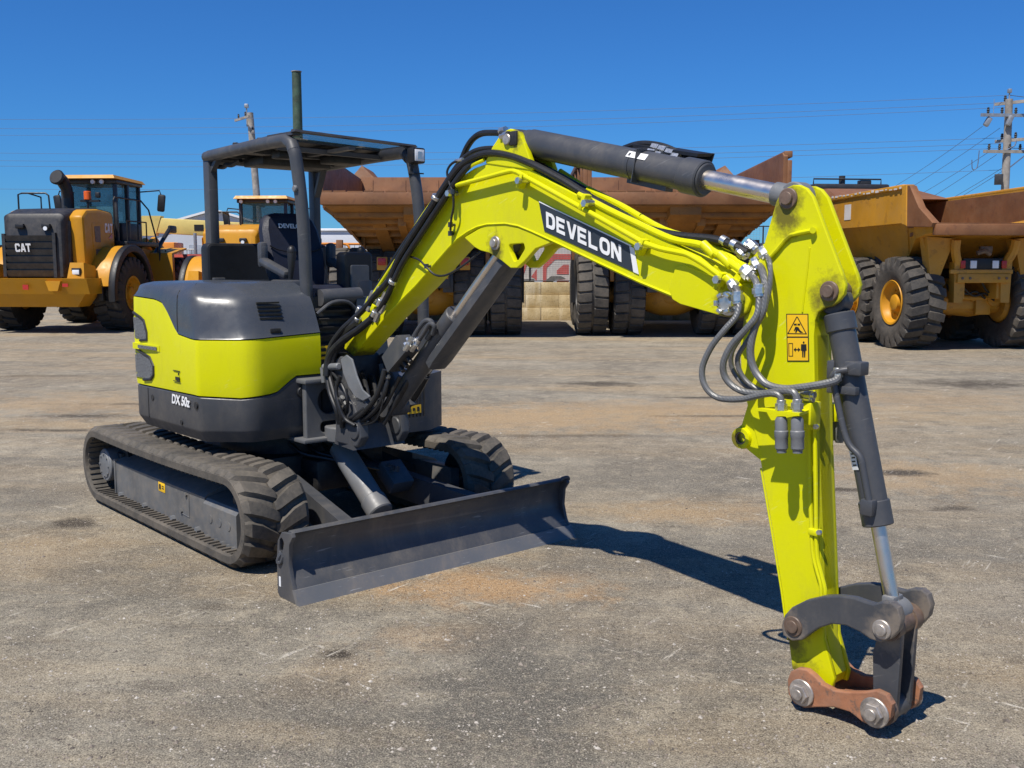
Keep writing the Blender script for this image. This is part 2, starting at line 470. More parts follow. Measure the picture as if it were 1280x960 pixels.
def make_track(yc):
    sg = -1 if yc < 0 else 1
    m = MB(); N = 150; Y = Vector((0, 1, 0)); bm = m.bm
    sec = [(-.200, -.002), (-.192, .004), (.192, .004), (.200, -.002), (.200, -.044), (.188, -.050), (-.188, -.050), (-.200, -.044)]
    rings = []
    for i in range(N):
        p, n = track_point(TPER*i/N)
        rings.append([bm.verts.new(p+Y*(yc+a)+n*b) for a, b in sec])
    for i in range(N):
        A, B = rings[i], rings[(i+1) % N]
        for k in range(8): bm.faces.new((A[k], A[(k+1) % 8], B[(k+1) % 8], B[k]))
    nl = 48; pit = TPER/nl
    for half in (-1, 1):
        for i in range(nl):
            s0 = (i+(.5 if half > 0 else 0))*pit
            secs = []
            for ay, ds, hw, hh in ((.197, -.030, .034, .004), (.168, -.026, .040, .030), (.10, -.004, .040, .031), (.012, .040, .032, .031), (-.012, .052, .026, .018)):
                q = []
                for dv, hv in ((-hw-.010, .0), (-hw+.006, hh), (hw-.006, hh), (hw+.010, .0)):
                    p, n = track_point(s0+ds+dv)
                    q.append(p+n*hv+Y*(yc+half*ay*1.0))
                secs.append(q)
            m.loft(secs)
        for i in range(nl*2):                            # moulded ridges on the inner face of the belt
            p, n = track_point((i+.5)*pit/2)
            t = n.cross(Y)
            rot = Matrix((t, Y, n)).transposed()
            m.box(p+Y*(yc+half*.125)-n*.053, (.018, .11, .014), rot)
    for i in range(nl*2):
        p, n = track_point(i*pit/2); t = n.cross(Y); rot = Matrix((t, Y, n)).transposed()
        m.box(p+Y*yc-n*.066, (.030, .05, .05), rot)
    tr = m.build('rubber_track', M['track'], EXC, 40)
    # frame between the runs
    f = MB()
    o = yc+sg*.10; i_ = yc-sg*.12
    def sy(a): return yc+sg*a
    f.prism([(sy(-.12), .085), (sy(.10), .085), (sy(.10), .315), (sy(.075), .335), (sy(-.12), .40)], -.91, .56, 'x', .006)
    f.prism([(sy(-.12), .06), (sy(.112), .06), (sy(.112), .285), (sy(.085), .315), (sy(-.12), .36)], .565, 1.0, 'x', .006)
    f.box((-.905, sy(.06), .215), (.022, .10, .25), bev=.004)
    for x in (.66, .78, .90): f.cyl((x, sy(.112), .205), (x, sy(.1155), .205), .026, 16)
    for x in (.62, .74, .82, .90, .97): f.cyl((x, sy(.10), .085), (x, sy(.128), .085), .017, 6)
    for x, z in ((.30, .29), (.22, .17)): f.cyl((x, sy(.09), z), (x, sy(.112), z), .015, 6)
    f.tube([(.23, sy(.101), .155), (.335, sy(.101), .15), (.335, sy(.101), .30)], .004, 6)
    fr = f.build('track_frame', M['panelgrey'], EXC)
    mo = MB()
    mo.lathe([(-.10, .10), (.06, .118), (.115, .118), (.122, .112), (.122, .095), (.127, .09), (.127, .0)], (-1.055, yc, .275), (0, sg, 0), 36)
    for k in range(8):
        a = k*PI/4; mo.cyl((-1.055+.08*math.cos(a), sy(.12), .275+.08*math.sin(a)), (-1.055+.08*math.cos(a), sy(.134), .275+.08*math.sin(a)), .009, 6)
    mo.build('drive_motor', M['cast'], fr)
    sp = MB()
    sp.lathe([(-.03, .205), (.03, .205), (.03, .10), (-.03, .10)], (-1.03, yc, TZ), (0, 1, 0), 28, closed=True)
    sp.box((-.95, yc-sg*.02, .27), (.10, .16, .20), bev=.01)
    sp.build('drive_sprocket', M['iron'], fr)
    idl = MB(); idl.lathe([(-.05, .03), (-.05, .20), (-.02, .214), (.02, .214), (.05, .20), (.05, .03)], (1.03, yc, TZ), (0, 1, 0), 32, closed=True)
    idl.build('front_idler', M['iron'], fr)
    for x in (-.76, -.33, .13, .50):
        r = MB(); r.lathe([(-.13, .03), (-.13, .062), (-.05, .062), (-.05, .045), (.05, .045), (.05, .055), (.098, .055), (.098, .02)], (x, yc, .125), (0, sg, 0), 22)
        r.cyl((x-.03, sy(.09), .10), (x-.03, sy(.125), .10), .020, 6)
        r.tube([(x-.03, sy(.118), .10), (x-.025, sy(.120), .055), (x+.02, sy(.120), .040), (x+.055, sy(.118), .058)], .0085, 8, 4)
        r.build('track_roller', M['cast'], fr)
    if yc < 0:
        s = MB(); c = E(202, 609, y=yc-.1025)
        s.box((c.x, yc-.1015, c.z), (.105, .003, .062), bev=.001); st = s.build('safety_sticker', M['signyellow'], fr)
        s = MB()
        s.box((c.x-.024, yc-.1035, c.z), (.028, .002, .034)); s.box((c.x+.022, yc-.1035, c.z+.008), (.032, .002, .007)); s.box((c.x+.022, yc-.1035, c.z-.006), (.032, .002, .007))
        s.build('sticker_print', M['ink'], fr)
    return tr
make_track(-.78); make_track(.78)

# ---------------------------------------------------------------- undercarriage, blade
u = MB()
u.box((0, 0, .40), (.95, .95, .16), bev=.02)
for sx in (-1, 1):
    for sg in (-1, 1):
        u.hexa([(sx*.15, sg*.38, .33), (sx*.35, sg*.38, .33), (sx*.35, sg*.38, .48), (sx*.15, sg*.38, .48),
                (sx*.35, sg*.68, .16), (sx*.62, sg*.68, .16), (sx*.62, sg*.68, .30), (sx*.35, sg*.68, .30)], .01)
u.cyl((0, 0, .46), (0, 0, .585), .46, 48)
u.box((.55, 0, .36), (.25, .34, .20), bev=.02)
u.build('undercarriage_frame', M['iron'], EXC)

b = MB()
prof = [(1.782, .350), (1.765, .348), (1.744, .322), (1.732, .275), (1.731, .225), (1.745, .172), (1.780, .118), (1.818, .062), (1.846, .0),
        (1.824, .0), (1.798, .045), (1.758, .100), (1.722, .155), (1.707, .215), (1.709, .28), (1.726, .338), (1.760, .372), (1.785, .372), (1.795, .362)]
b.plate(prof, -.975, .975, 'y', bev=.004)
for yy in (-.972, .972):
    b.plate([(1.640, .02), (1.66, .0), (1.838, .0), (1.822, .055), (1.788, .115), (1.765, .20), (1.775, .30), (1.81, .345), (1.80, .364), (1.70, .352), (1.655, .30), (1.640, .2)], yy-.011, yy+.011, 'y',
            holes=[round_poly([(1.668, .245), (1.70, .235), (1.722, .30), (1.70, .325), (1.678, .31)], .012, 3)] if yy < 0 else [], bev=.003)
bl = b.build('dozer_blade', M['blade'], EXC)
e = MB()
e.hexa([(1.830, -.984, -.002), (1.866, -.984, -.002), (1.826, -.984, .074), (1.795, -.984, .070), (1.830, .984, -.002), (1.866, .984, -.002), (1.826, .984, .074), (1.795, .984, .070)], .003)
e.build('cutting_edge', M['edge'], bl)
e = MB(); e.tube([(1.79, .93, .362), (1.79, .935, .374), (1.80, .97, .378), (1.80, .982, .362)], .011, 8, 4)
e.tube([(1.685, -.972, .24), (1.672, -.985, .215), (1.668, -.99, .19), (1.69, -.985, .19), (1.705, -.978, .225)], .012, 8, 4)
e.build('tie_down_eye', M['grey'], bl)
e = MB(); e.box((1.672, -.9845, .085), (.018, .002, .052)); e.build('white_sticker', M['white'], bl)
for sg in (-1, 1):
    a = MB()
    a.hexa([(.50, sg*.30-.035, .22), (.50, sg*.30+.035, .22), (.50, sg*.30+.035, .40), (.50, sg*.30-.035, .40),
            (1.70, sg*.50-.045, .10), (1.70, sg*.50+.045, .10), (1.70, sg*.50+.045, .26), (1.70, sg*.50-.045, .26)], .01)
    a.build('blade_arm', M['grey'], EXC)
a = MB(); a.hexa([(1.05, -.46, .07), (1.05, .46, .07), (1.05, .46, .14), (1.05, -.46, .14), (1.72, -.50, .07), (1.72, .50, .07), (1.72, .50, .15), (1.72, -.50, .15)], .01)
for k in range(5): a.bar((1.2, .10+k*.085, .145), (1.60, .12+k*.085, .155), .035, .03)
a.cyl((1.33, -.06, .14), (1.33, -.06, .175), .10, 24, bev=.01)
a.build('blade_bracing', M['grey'], EXC)
c = MB()
p0, p1 = Vector((.60, 0, .60)), Vector((1.16, 0, .17)); d = (p1-p0).normalized()
c.cyl(p0+d*.10, p1-d*.10, .075, 28, bev=.008); c.cyl(p1-d*.14, p1-d*.02, .082, 28, bev=.008)
cy = c.build('blade_cylinder', M['castlight'], EXC)
c = MB(); c.cyl(p0-d*.06, p0+d*.12, .036, 20); c.build('cylinder_rod', M['chrome'], cy)
c = MB(); q = Vector((.98, .22, .36)); c.box(q, (.20, .16, .10), Matrix.Rotation(.65, 3, 'Y'), .01)
for k in range(3): c.cyl(q+Vector((-.02+.05*k, -.04, .05)), q+Vector((-.01+.05*k, -.04, .085)), .016, 6)
c.build('valve_cover', M['grey'], EXC)
c = MB()
for k in range(5):
    y = -.22+k*.11
    c.tube([(.42, y, .55), (.55, y*.9, .50), (.66, y*.6+.04, .47), (.85, .10+.02*k, .42), (.95, .17+.02*k, .40)], .013, 8, 5)
c.build('undercarriage_hose', M['hose'], EXC)

# ---------------------------------------------------------------- upper structure
def house_outline():
    base = [(.655, -.12), (.675, -.60), (.44, -.835), (-.50, -.842)]
    pts = round_poly(base+[(-.9, -.5)], [0, .17, .05, 0, 0], 6)[:-1]
    out = [Vector((p[0], p[1], 0)) for p in pts]
    a0 = math.atan2(-.842, -.50)
    for k in range(1, 25):
        a = a0+(-PI-a0)*k/24
        out.append(Vector((math.cos(a)*.979, math.sin(a)*.979, 0)))
    return out        # from the inner front corner round the outside to the tail's middle
HO = house_outline()
# resample so that rounded shading stays even
def resample(P, step):
    out = [P[0]]
    for a, b_ in zip(P, P[1:]):
        n = max(1, int((b_-a).length/step))
        for k in range(1, n+1): out.append(a.lerp(b_, k/n))
    return out
HO = resample(HO, .045)
def normals(P):
    N = []
    for i in range(len(P)):
        t = (P[min(i+1, len(P)-1)]-P[max(i-1, 0)]).normalized()
        N.append(Vector((t.y, -t.x, 0)) if (Vector((t.y, -t.x, 0)).dot(P[i]) > 0) else Vector((-t.y, t.x, 0)))
    return N
HN = normals(HO)
def lerp_tab(tab, v):
    for (a, fa), (b_, fb) in zip(tab, tab[1:]):
        if v <= b_: return fa+(fb-fa)*max(0, min(1, (v-a)/(b_-a)))
    return tab[-1][1]
ARC = [0]
for a, b_ in zip(HO, HO[1:]): ARC.append(ARC[-1]+(b_-a).length)
I_CORNER = min(range(len(HO)), key=lambda i: (HO[i]-Vector((.62, -.66, 0))).length)
SC = ARC[I_CORNER]
# heights of the two colour seams along the outline
def z_low(s): return lerp_tab([(0, 1.02), (SC-.36, 1.02), (SC-.22, .925), (SC, .905), (SC+.3, .918), (SC+1.1, .912), (3, .93)], s)
def z_seam(s): return lerp_tab([(0, 1.285), (SC+.0, 1.262), (SC+.30, 1.262), (SC+.52, 1.285), (SC+.66, 1.42), (SC+.74, 1.475), (SC+.85, 1.492), (SC+1.5, 1.515), (3, 1.52)], s)
def shell(rows):
    """rows: functions i -> point; open strip closed behind by an inner wall"""
    m = MB()
    V = [[m.bm.verts.new(r(i)) for i in range(len(HO))] for r in rows]
    for A, B in zip(V, V[1:]):
        for k in range(len(HO)-1): m.bm.faces.new((A[k], A[k+1], B[k+1], B[k]))
    return m, V
def off(i, d, z): return HO[i]+HN[i]*d+Vector((0, 0, z))

# counterweight skirt
m, V = shell([lambda i: off(i, -.30, .622), lambda i: off(i, -.075, .622), lambda i: off(i, -.045, .628), lambda i: off(i, .0, .695), lambda i: off(i, .006, .71),
              lambda i: off(i, .006, z_low(ARC[i])-.012), lambda i: off(i, .0, z_low(ARC[i])-.004), lambda i: off(i, -.04, z_low(ARC[i])-.003)])
cw = m.build('counterweight', M['grey'], EXC, 28)
pl = MB()
for px, py, r in ((191, 497, .020), (245, 507, .022), (377, 490, .034)):
    if px < 300: c = E(px, py, y=-.846); pl.cyl((c.x, -.838, c.z), (c.x, -.8505, c.z), r, 18)
    else: c = E(px, py, x=.675); pl.cyl((.668, c.y, c.z), (.69, c.y, c.z), r, 20, bev=.004)
c = E(227, 528, y=-.846); pl.cyl((c.x, -.838, c.z), (c.x, -.8500, c.z), .016, 14)
pl.build('bolt_plug', M['iron'], cw)
sl = MB(); c = E(186, 512, y=-.848); sl.box((c.x, -.841, .80), (.006, .0165, .20)); sl.build('panel_seam', M['ink'], cw)
tx = MB(); a, b_ = E(206, 500, y=-.872), E(233, 507, y=-.872)
ctr = (E(219, 502, y=-.878))
tx.text('DX 50z', frame((ctr.x+.01, -.8495, ctr.z+.002), (1, -.007, 0), (0, 0, 1)), .082, .002, .0026, 1.05, .16)
tx.build('model_lettering', M['white'], cw)

# lime side panel
def bulge(t): return .009+.005*math.sin(PI*t)
rows = [lambda i: off(i, -.03, z_low(ARC[i])+.004), lambda i: off(i, .008, z_low(ARC[i])+.004)]
for t in (.03, .25, .5, .75, .97): rows.append(lambda i, t=t: off(i, bulge(t), z_low(ARC[i])+.004+t*(z_seam(ARC[i])-z_low(ARC[i])-.008)))
rows += [lambda i: off(i, .008, z_seam(ARC[i])-.004), lambda i: off(i, -.03, z_seam(ARC[i])-.004)]
m, V = shell(rows)
sp = m.build('side_panel', M['lime'], EXC, 30)
# crease line and lock on the panel
lk = MB(); c = E(221, 470, y=-.853)
for (a, b_) in (((-.05, .033), (.05, .033)), ((.05, .033), (.05, -.033)), ((.05, -.033), (-.05, -.033)), ((-.05, -.033), (-.05, .033))):
    lk.bar((c.x+a[0], -.8545, c.z+a[1]), (c.x+b_[0], -.8545, c.z+b_[1]), .004, .004, (0, 0, 1))
lk.box((c.x+.012, -.8545, c.z-.016), (.06, .004, .022)); lk.box((c.x+.03, -.8545, c.z+.014), (.008, .004, .016))
lk.build('panel_lock', M['ink'], sp)
# rear corner vents with the fin between them
def pos(s, d, z):
    """point at arc length s along the outline, lifted d, at height z"""
    i = max(k for k in range(len(ARC)-1) if ARC[k] <= s or k == 0); t = (s-ARC[i])/(ARC[i+1]-ARC[i])
    p = HO[i].lerp(HO[i+1], t)+HN[i].lerp(HN[i+1], t)*d; return Vector((p.x, p.y, z))
def S(px, py):
    """(arc length, height) of a surveyed point on the flat flank"""
    q = E(px, py, y=-.852); k = min((i for i in range(len(HO)) if ARC[i] > SC+.25), key=lambda i: abs(HO[i].x-q.x)+(0 if HO[i].y < -.4 else 9))
    return ARC[k]+(HO[k].x-q.x), q.z
def vent(pts, d):
    back = S(173, 450)[0]+.35
    mm = MB(); mm.loft([[pos(s+(back-s)*k/14, d, z) for k in range(15)] for s, z in pts], cyclic=False, cap0=False, cap1=False)
    return mm
def make_meshgrille():
    t = NT('grey_perforated_vent'); v = t.new('ShaderNodeTexVoronoi'); v.inputs['Scale'].default_value = 95
    t.link(t.coord(), v.inputs['Vector'])
    t.base(t.mix(t.step(v.outputs['Distance'], .25, .45), (.02, .02, .022, 1), (.14, .145, .15, 1))); t.rough(.5)
    return t.m
M['vent'] = make_meshgrille()
UP = [S(*p) for p in ((176.5, 397), (180.5, 401), (184.3, 416), (184.8, 424.5))]; LO = [S(*p) for p in ((180, 442), (188, 447), (192.5, 458), (192.5, 468), (189, 474))]
vent(UP, .0175).build('corner_vent', M['vent'], sp)
vent(LO, .0175).build('corner_vent', M['vent'], sp)
fa, fb = S(199, 433), S(201, 442); fin = MB()
def fsec(s, t): return [pos(s, .008, fa[1]+.006*t), pos(s, .018+.012*t, fa[1]+.004), pos(s, .018+.012*t, fb[1]+.012-.004*t), pos(s, .008, fb[1]+.004)]
fin.loft([fsec(fa[0]-.01+.045*k, k/9) for k in range(10)]); fin.build('corner_fin', M['lime'], sp)
q = MB()
q.loft([[pos(fa[0]+.02+.04*k, .022+.012*k/9, fa[1]-.006), pos(fa[0]+.02+.04*k, .026+.012*k/9, fa[1]-.006), pos(fa[0]+.02+.04*k, .026+.012*k/9, fb[1]+.018), pos(fa[0]+.02+.04*k, .022+.012*k/9, fb[1]+.018)] for k in range(8)]); q.build('fin_insert', M['vent'], sp)
for PT in (UP, LO):
    q = MB(); q.tube([pos(s, .014, z) for s, z in [(PT[0][0]+.12, PT[0][1]+.03)]+PT+[(PT[-1][0]+.12, PT[-1][1]-.012)]], .010, 8); q.build('vent_surround', M['iron'], sp)

# charcoal engine hood
def hz(i, t):     # t 0..1 from seam to crown
    zs = z_seam(ARC[i]); return zs+(1.598-zs)*t
def hoff(i, t):
    return .010-.030*t**2-.075*max(0, (t-.72)/.28)**2
def lean(i, t):
    u_ = max(0, min(1, (HO[i].x+.05)/.70)) if ARC[i] < SC+1 else 0
    return Vector((-u_*u_*(3-2*u_)*(.13*t+.08*max(0, (t-.6)/.4)**2), 0, 0))
HS = [p.copy() for p in HO]                              # softer plan for the moulded hood
for _ in range(13): HS = [HS[0]]+[(HS[k-1]+HS[k]*2+HS[k+1])/4 for k in range(1, len(HS)-1)]+[HS[-1]]
NS = normals(HS)
def offh(i, d, z, t):
    f = min(1, t/.35); p = HO[i].lerp(HS[i], f); n = HN[i].lerp(NS[i], f).normalized(); return p+n*d+Vector((0, 0, z))
rows = [lambda i: off(i, -.03, z_seam(ARC[i])+.003), lambda i: off(i, .012, z_seam(ARC[i])+.003)]
for t in (.03, .2, .4, .55, .68, .78, .86, .92, .96, .985, 1.0): rows.append(lambda i, t=t: offh(i, hoff(i, t), hz(i, t), t)+lean(i, t))
m, V = shell(rows)
# crown: one filled sheet between the top edge and the inner wall
top = V[-1]; q = [(-.64, .22), (-.64, -.115), (.30, -.115)]
inn = [m.bm.verts.new((x, y, 1.602)) for x, y in q]; low = [m.bm.verts.new((x, y, 1.0)) for x, y in q]
loop = top+inn
es = [m.bm.edges.get((loop[k], loop[(k+1) % len(loop)])) or m.bm.edges.new((loop[k], loop[(k+1) % len(loop)])) for k in range(len(loop))]
bmesh.ops.triangle_fill(m.bm, use_beauty=True, edges=es)
for k in range(2): m.bm.faces.new((inn[k], inn[k+1], low[k+1], low[k]))
hood = m.build('engine_hood', M['greyl'], EXC, 50)
q = MB()                                                  # shut line and latch of the hood
ks = [k for k in range(len(HO)) if abs(ARC[k]-(SC+.52)) < .03][:1]
for k in ks: q.tube([offh(k, hoff(k, t)+.001, hz(k, t), t)+lean(k, t) for t in (.05, .2, .4, .6, .75, .86)], .0028, 6)
q.build('shut_line', M['ink'], hood)
q = MB(); kk = min(range(len(HO)), key=lambda k: abs(ARC[k]-.30)); p_ = offh(kk, hoff(kk, .1)+.004, hz(kk, .12), .1)+lean(kk, .1); q.box(p_, (.012, .07, .028), bev=.004); q.build('hood_latch', M['iron'], hood)
vt = MB()
for k in range(5):
    c = E(345, 377+k*3.9, x=.592+.0*k); L_ = .055
    c2 = E(332+k*.5, 375.6+k*3.9, y=-.62)
    vt.bar((.628-.010*(4-k), -.515, 1.408+.0235*(4-k)-.023), (.634-.010*(4-k), -.365, 1.408+.0235*(4-k)-.023), .012, .011)
vt.build('hood_vent', M['ink'], hood)

# deck under the operator, floor and front bracket
d_ = MB()
d_.prism([(-.72, -.10), (.64, -.10), (.70, .28), (.83, .30), (.83, .62), (.72, .80), (-.30, .88), (-.62, .72), (-.80, .4)], .60, .98, 'z', .02)
d_.prism([(-.95, -.10), (-.60, -.10), (-.60, .80), (-.62, .74), (-.80, .55), (-.97, .15)], .9, 1.55, 'z', .03)
d_.box((-.5, .37, 1.2), (.5, .95, .45), bev=.03)
deck = d_.build('operator_deck', M['grey'], EXC)
g = MB()
for k in range(8): g.box((.832, .36+k*.03, .80), (.006, .008, .20))
g.build('deck_grooves', M['iron'], deck)
g = MB(); a = E(515, 512, x=.836); g.box((.835, a.y, a.z), (.003, .15, .055)); g.build('safety_sticker', M['signyellow'], deck)
g = MB()
for k in range(4): g.box((.8375, a.y-.055+k*.035, a.z), (.002, .018, .02+.01*(k % 2)))
g.build('sticker_print', M['ink'], deck)
br = MB()
br.plate(round_poly([(-.275, .615), (.30, .615), (.30, .985), (-.275, .985)], .02), .69, .735, 'x',
         holes=[[(-.10+.085*math.cos(k*PI/10), .855+.085*math.sin(k*PI/10)) for k in range(20)], round_poly([(-.17, .655), (-.03, .655), (-.03, .725), (-.17, .725)], .033)], bev=.008)
br.box((.66, -.02, .99), (.24, .56, .03), bev=.008); br.box((.66, -.02, .618), (.26, .60, .025), bev=.006)
br.cyl((.80, -.02, .60), (.80, -.02, .70), .14, 28, bev=.01); br.cyl((.80, -.02, .93), (.80, -.02, 1.0), .13, 28, bev=.01)
br.build('front_bracket', M['bracket'], EXC)
lv = MB()
for k in range(5): lv.box((.56, .02, 1.20+k*.055), (.03, .30, .016), Matrix.Rotation(.5, 3, 'Y'))
lv.box((.48, .02, 1.25), (.10, .34, .52), bev=.01)
lv.build('front_louvre', M['iron'], EXC)
g = MB(); a = E(402, 441, x=.66); g.box((.655, a.y, a.z), (.003, .12, .085)); g.build('safety_sticker', M['signyellow'], EXC)
g = MB(); g.box((.6575, a.y, a.z+.018), (.002, .07, .022)); g.box((.6575, a.y, a.z-.018), (.002, .07, .014)); g.build('sticker_print', M['ink'], EXC)
# ---------------------------------------------------------------- canopy
def post_tube(name, pts, r, smooth=6):
    m = MB(); m.tube(pts, r, 16, smooth); return m.build(name, M['grey'], EXC)
RZ = 2.515
rr0, rl0 = Vector((-.905, -.09, 1.55)), Vector((-.905, .785, 1.40))
pm = MB(); pm.box((-.905, -.088, 2.04), (.10, .075, .98), bev=.014); pm.bar((-.86, -.10, 1.60), (-.86, -.10, 1.78), .03, .02); pm.box((-.865, -.088, 1.60), (.12, .09, .03), bev=.006)
pm.bar((-.862, -.088, 2.40), (-.75, -.088, 2.49), .04, .03)
pm.build('canopy_post', M['grey'], EXC)
pm = MB(); pm.box((-.905, .785, 1.94), (.085, .065, 1.16), bev=.014); pm.bar((-.87, .785, 2.25), (-.72, .77, 2.48), .05, .03)
pm.build('canopy_post', M['grey'], EXC)
fr_pts = [(.505, -.115, .96), (.505, -.118, 1.5), (.500, -.128, 2.0), (.475, -.150, 2.36), (.455, -.158, 2.44)]
p_ = post_tube('canopy_post', fr_pts, .041)
k_ = MB(); k_.cyl((.50, -.17, 2.19), (.50, -.19, 2.19), .022, 12, bev=.004); k_.cyl((.46, -.115, 1.12), (.46, -.115, 1.16), .05, 16)
k_.build('post_knob', M['cast'], p_)
post_tube('canopy_post', [(.56, .77, .95), (.555, .77, 1.5), (.53, .765, 2.05), (.49, .745, 2.38), (.46, .73, 2.46)], .040)
rf = MB()
# side rails and cross rails of welded tube
rf.tube([(-.93, -.100, 2.500), (-.5, -.115, 2.508), (.0, -.135, 2.512), (.36, -.152, 2.505), (.44, -.158, 2.47), (.46, -.158, 2.43)], .041, 14)
rf.tube([(-.93, .79, 2.475), (.0, .76, 2.487), (.40, .735, 2.485), (.47, .73, 2.44)], .042, 14)
rf.tube([(-.90, -.10, 2.485), (-.90, .79, 2.47)], .032, 10); rf.tube([(.10, -.13, 2.49), (.10, .72, 2.475)], .018, 8)
for x in (-.55, -.18, .12): rf.bar((x, -.10, 2.482), (x, .75, 2.470), .03, .03)
rf.bar((-.85, .33, 2.478), (.42, .30, 2.482), .05, .022)
rails = rf.build('roof_frame', M['grey'], EXC)
def roof_z(x, y): return 2.552-.022*(y+.15)/.95-.010*abs(x+.2)
rp = MB()
rp.hexa([(-.97, -.10, 2.522), (.12, -.14, 2.535), (.12, .79, 2.510), (-.97, .82, 2.500), (-.95, -.09, 2.548), (.12, -.13, 2.560), (.12, .78, 2.534), (-.95, .80, 2.524)], .008)
rp.hexa([(.44, -.17, 2.545), (.50, -.17, 2.545), (.50, .78, 2.518), (.44, .78, 2.518), (.44, -.16, 2.565), (.49, -.16, 2.560), (.49, .77, 2.533), (.44, .77, 2.538)], .006)
rp.hexa([(.10, -.16, 2.532), (.46, -.17, 2.527), (.46, -.11, 2.527), (.10, -.10, 2.532), (.10, -.15, 2.559), (.46, -.16, 2.552), (.46, -.11, 2.552), (.10, -.10, 2.559)], .006)
rp.hexa([(.10, .73, 2.510), (.46, .72, 2.504), (.46, .79, 2.502), (.10, .80, 2.508), (.10, .73, 2.535), (.46, .72, 2.528), (.46, .78, 2.526), (.10, .79, 2.533)], .006)
for x, y in ((-.62, -.02), (-.25, -.02)): rp.cyl((x, y, 2.545), (x, y, 2.585), .022, 12, bev=.006)
roof = rp.build('canopy_roof', M['darkmetal'], EXC)
gl = MB(); gl.hexa([(.115, -.105, 2.540), (.445, -.115, 2.555), (.445, .725, 2.528), (.115, .735, 2.516), (.115, -.105, 2.548), (.445, -.115, 2.562), (.445, .725, 2.535), (.115, .735, 2.524)])
gl.build('roof_window', M['clear'], roof)
hb = MB()
hb.box((-.45, .30, 2.44), (.30, .55, .06), bev=.01); hb.box((-.02, .05, 2.452), (.12, .16, .05), bev=.008); hb.box((-.08, .52, 2.45), (.18, .24, .05), bev=.008)
hb.tube([(-.86, -.05, 2.43), (-.80, -.03, 2.425), (-.74, -.04, 2.435), (-.66, -.03, 2.43), (-.55, -.02, 2.455)], .018, 8, 5)
hb.build('roof_lining', M['iron'], roof)
lb = MB(); c = E(518, 195, x=.53)
lm = MB(); lm.box((.55, c.y, c.z), (.075, .105, .105), bev=.012)
for k in range(5): lm.box((.515, c.y-.035+k*.0175, c.z), (.03, .006, .085))
lm.bar((.52, c.y, c.z-.05), (.50, c.y-.01, c.z-.13), .03, .02); lm.bar((.50, c.y-.03, c.z-.115), (.58, c.y+.04, c.z-.12), .02, .008)
lamp = lm.build('work_lamp', M['black'], EXC)
le = MB(); le.box((.590, c.y, c.z), (.006, .078, .078), bev=.004); le.build('lamp_lens', M['lens'], lamp)
le = MB(); le.box((.594, c.y, c.z), (.003, .034, .05)); le.build('lamp_reflector', M['chrome'], lamp)

# rear guard behind the seat
rg = MB(); rg.plate(round_poly([(-.165, 1.50), (.86, 1.50), (.86, 1.87), (-.165, 1.87)], .05), -.96, -.84, 'x', bev=.02)
rg.build('rear_guard', M['black'], EXC)

# ---------------------------------------------------------------- operator's station
st = MB()
bk = []
for z, hw, x0, th in ((1.56, .20, -.22, .10), (1.66, .225, -.25, .12), (1.82, .235, -.30, .12), (1.96, .225, -.35, .11), (2.03, .20, -.375, .10), (2.065, .16, -.385, .075), (2.08, .10, -.39, .04)):
    bk.append([Vector((x0+dx*th, .245+a*hw, z)) for a, dx in ((-1, -.35), (-1, .15), (-.86, .45), (-.5, .38), (0, .34), (.5, .38), (.86, .45), (1, .15), (1, -.35), (.8, -.5), (-.8, -.5))])
st.loft(bk)
st.loft([[Vector((x, .245+a*w, z+dz)) for a, dz in ((-1, -.05), (-1, .0), (-.85, .03), (0, .015), (.85, .03), (1, 0), (1, -.05))] for x, w, z in ((-.25, .22, 1.545), (-.1, .235, 1.545), (.05, .235, 1.55), (.16, .22, 1.55), (.20, .19, 1.525))])
seat = st.build('operator_seat', M['fabric'], EXC, 40)
sb = MB(); sb.box((-.06, .245, 1.44), (.42, .40, .14), bev=.03); sb.box((-.10, .25, 1.25), (.34, .34, .30), bev=.02); sb.build('seat_base', M['black'], seat)
tx = MB(); c = E(377, 284, x=-.305)
tx.text('DEVELON', frame((-.288, .232, 1.985), (0, 1, 0), (-.33, 0, 1)), .046, .002, .0010, 1.05)
tx.build('seat_lettering', M['white'], seat)
pp = MB(); pp.tube([(-.245, .03, 1.845), (-.235, .1, 1.815), (-.232, .245, 1.80), (-.235, .39, 1.815), (-.245, .46, 1.845)], .005, 6, 4); pp.build('seat_piping', M['black'], seat)
for sg, y in ((-1, -.03), (1, .52)):
    ar = MB()
    ar.bar((-.25, y, 1.74), (.12, y, 1.64), .075, .06, bev=.025); ar.box((-.24, y, 1.78), (.07, .065, .18), bev=.025)
    ar.box((.08, y, 1.50), (.30, .12, .22), bev=.03)
    ar.build('control_console', M['grey'], EXC)
    lv = MB(); lv.tube([(.14, y, 1.60), (.16, y, 1.70), (.15, y+.01, 1.79)], lambda t: .014+.016*t, 12); lv.ico((.15, y+.01, 1.80), .032, 2, (1, 1, 1.3))
    for k in range(4): lv.cyl((.14, y, 1.565+k*.014), (.14, y, 1.575+k*.014), .055-.007*k, 14)
    lv.build('control_lever', M['black'], EXC)
pr = MB(); pr.plate(round_poly([(.36, 1.50), (.60, 1.50), (.60, 1.80), (.36, 1.80)], .04), .08, .20, 'x', bev=.02)
pr.build('side_cover', M['black'], EXC)
pr = MB(); pr.plate(round_poly([(.405, 1.53), (.555, 1.53), (.555, 1.71), (.405, 1.71)], .02), .195, .215, 'x', bev=.008)
pr.build('side_cover_face', M['panelgrey'], EXC)
fc = MB()
fc.hexa([(.40, .18, 1.0), (.66, .18, 1.0), (.66, .42, 1.0), (.40, .42, 1.0), (.46, .20, 1.50), (.60, .20, 1.50), (.60, .40, 1.50), (.46, .40, 1.50)], .02)
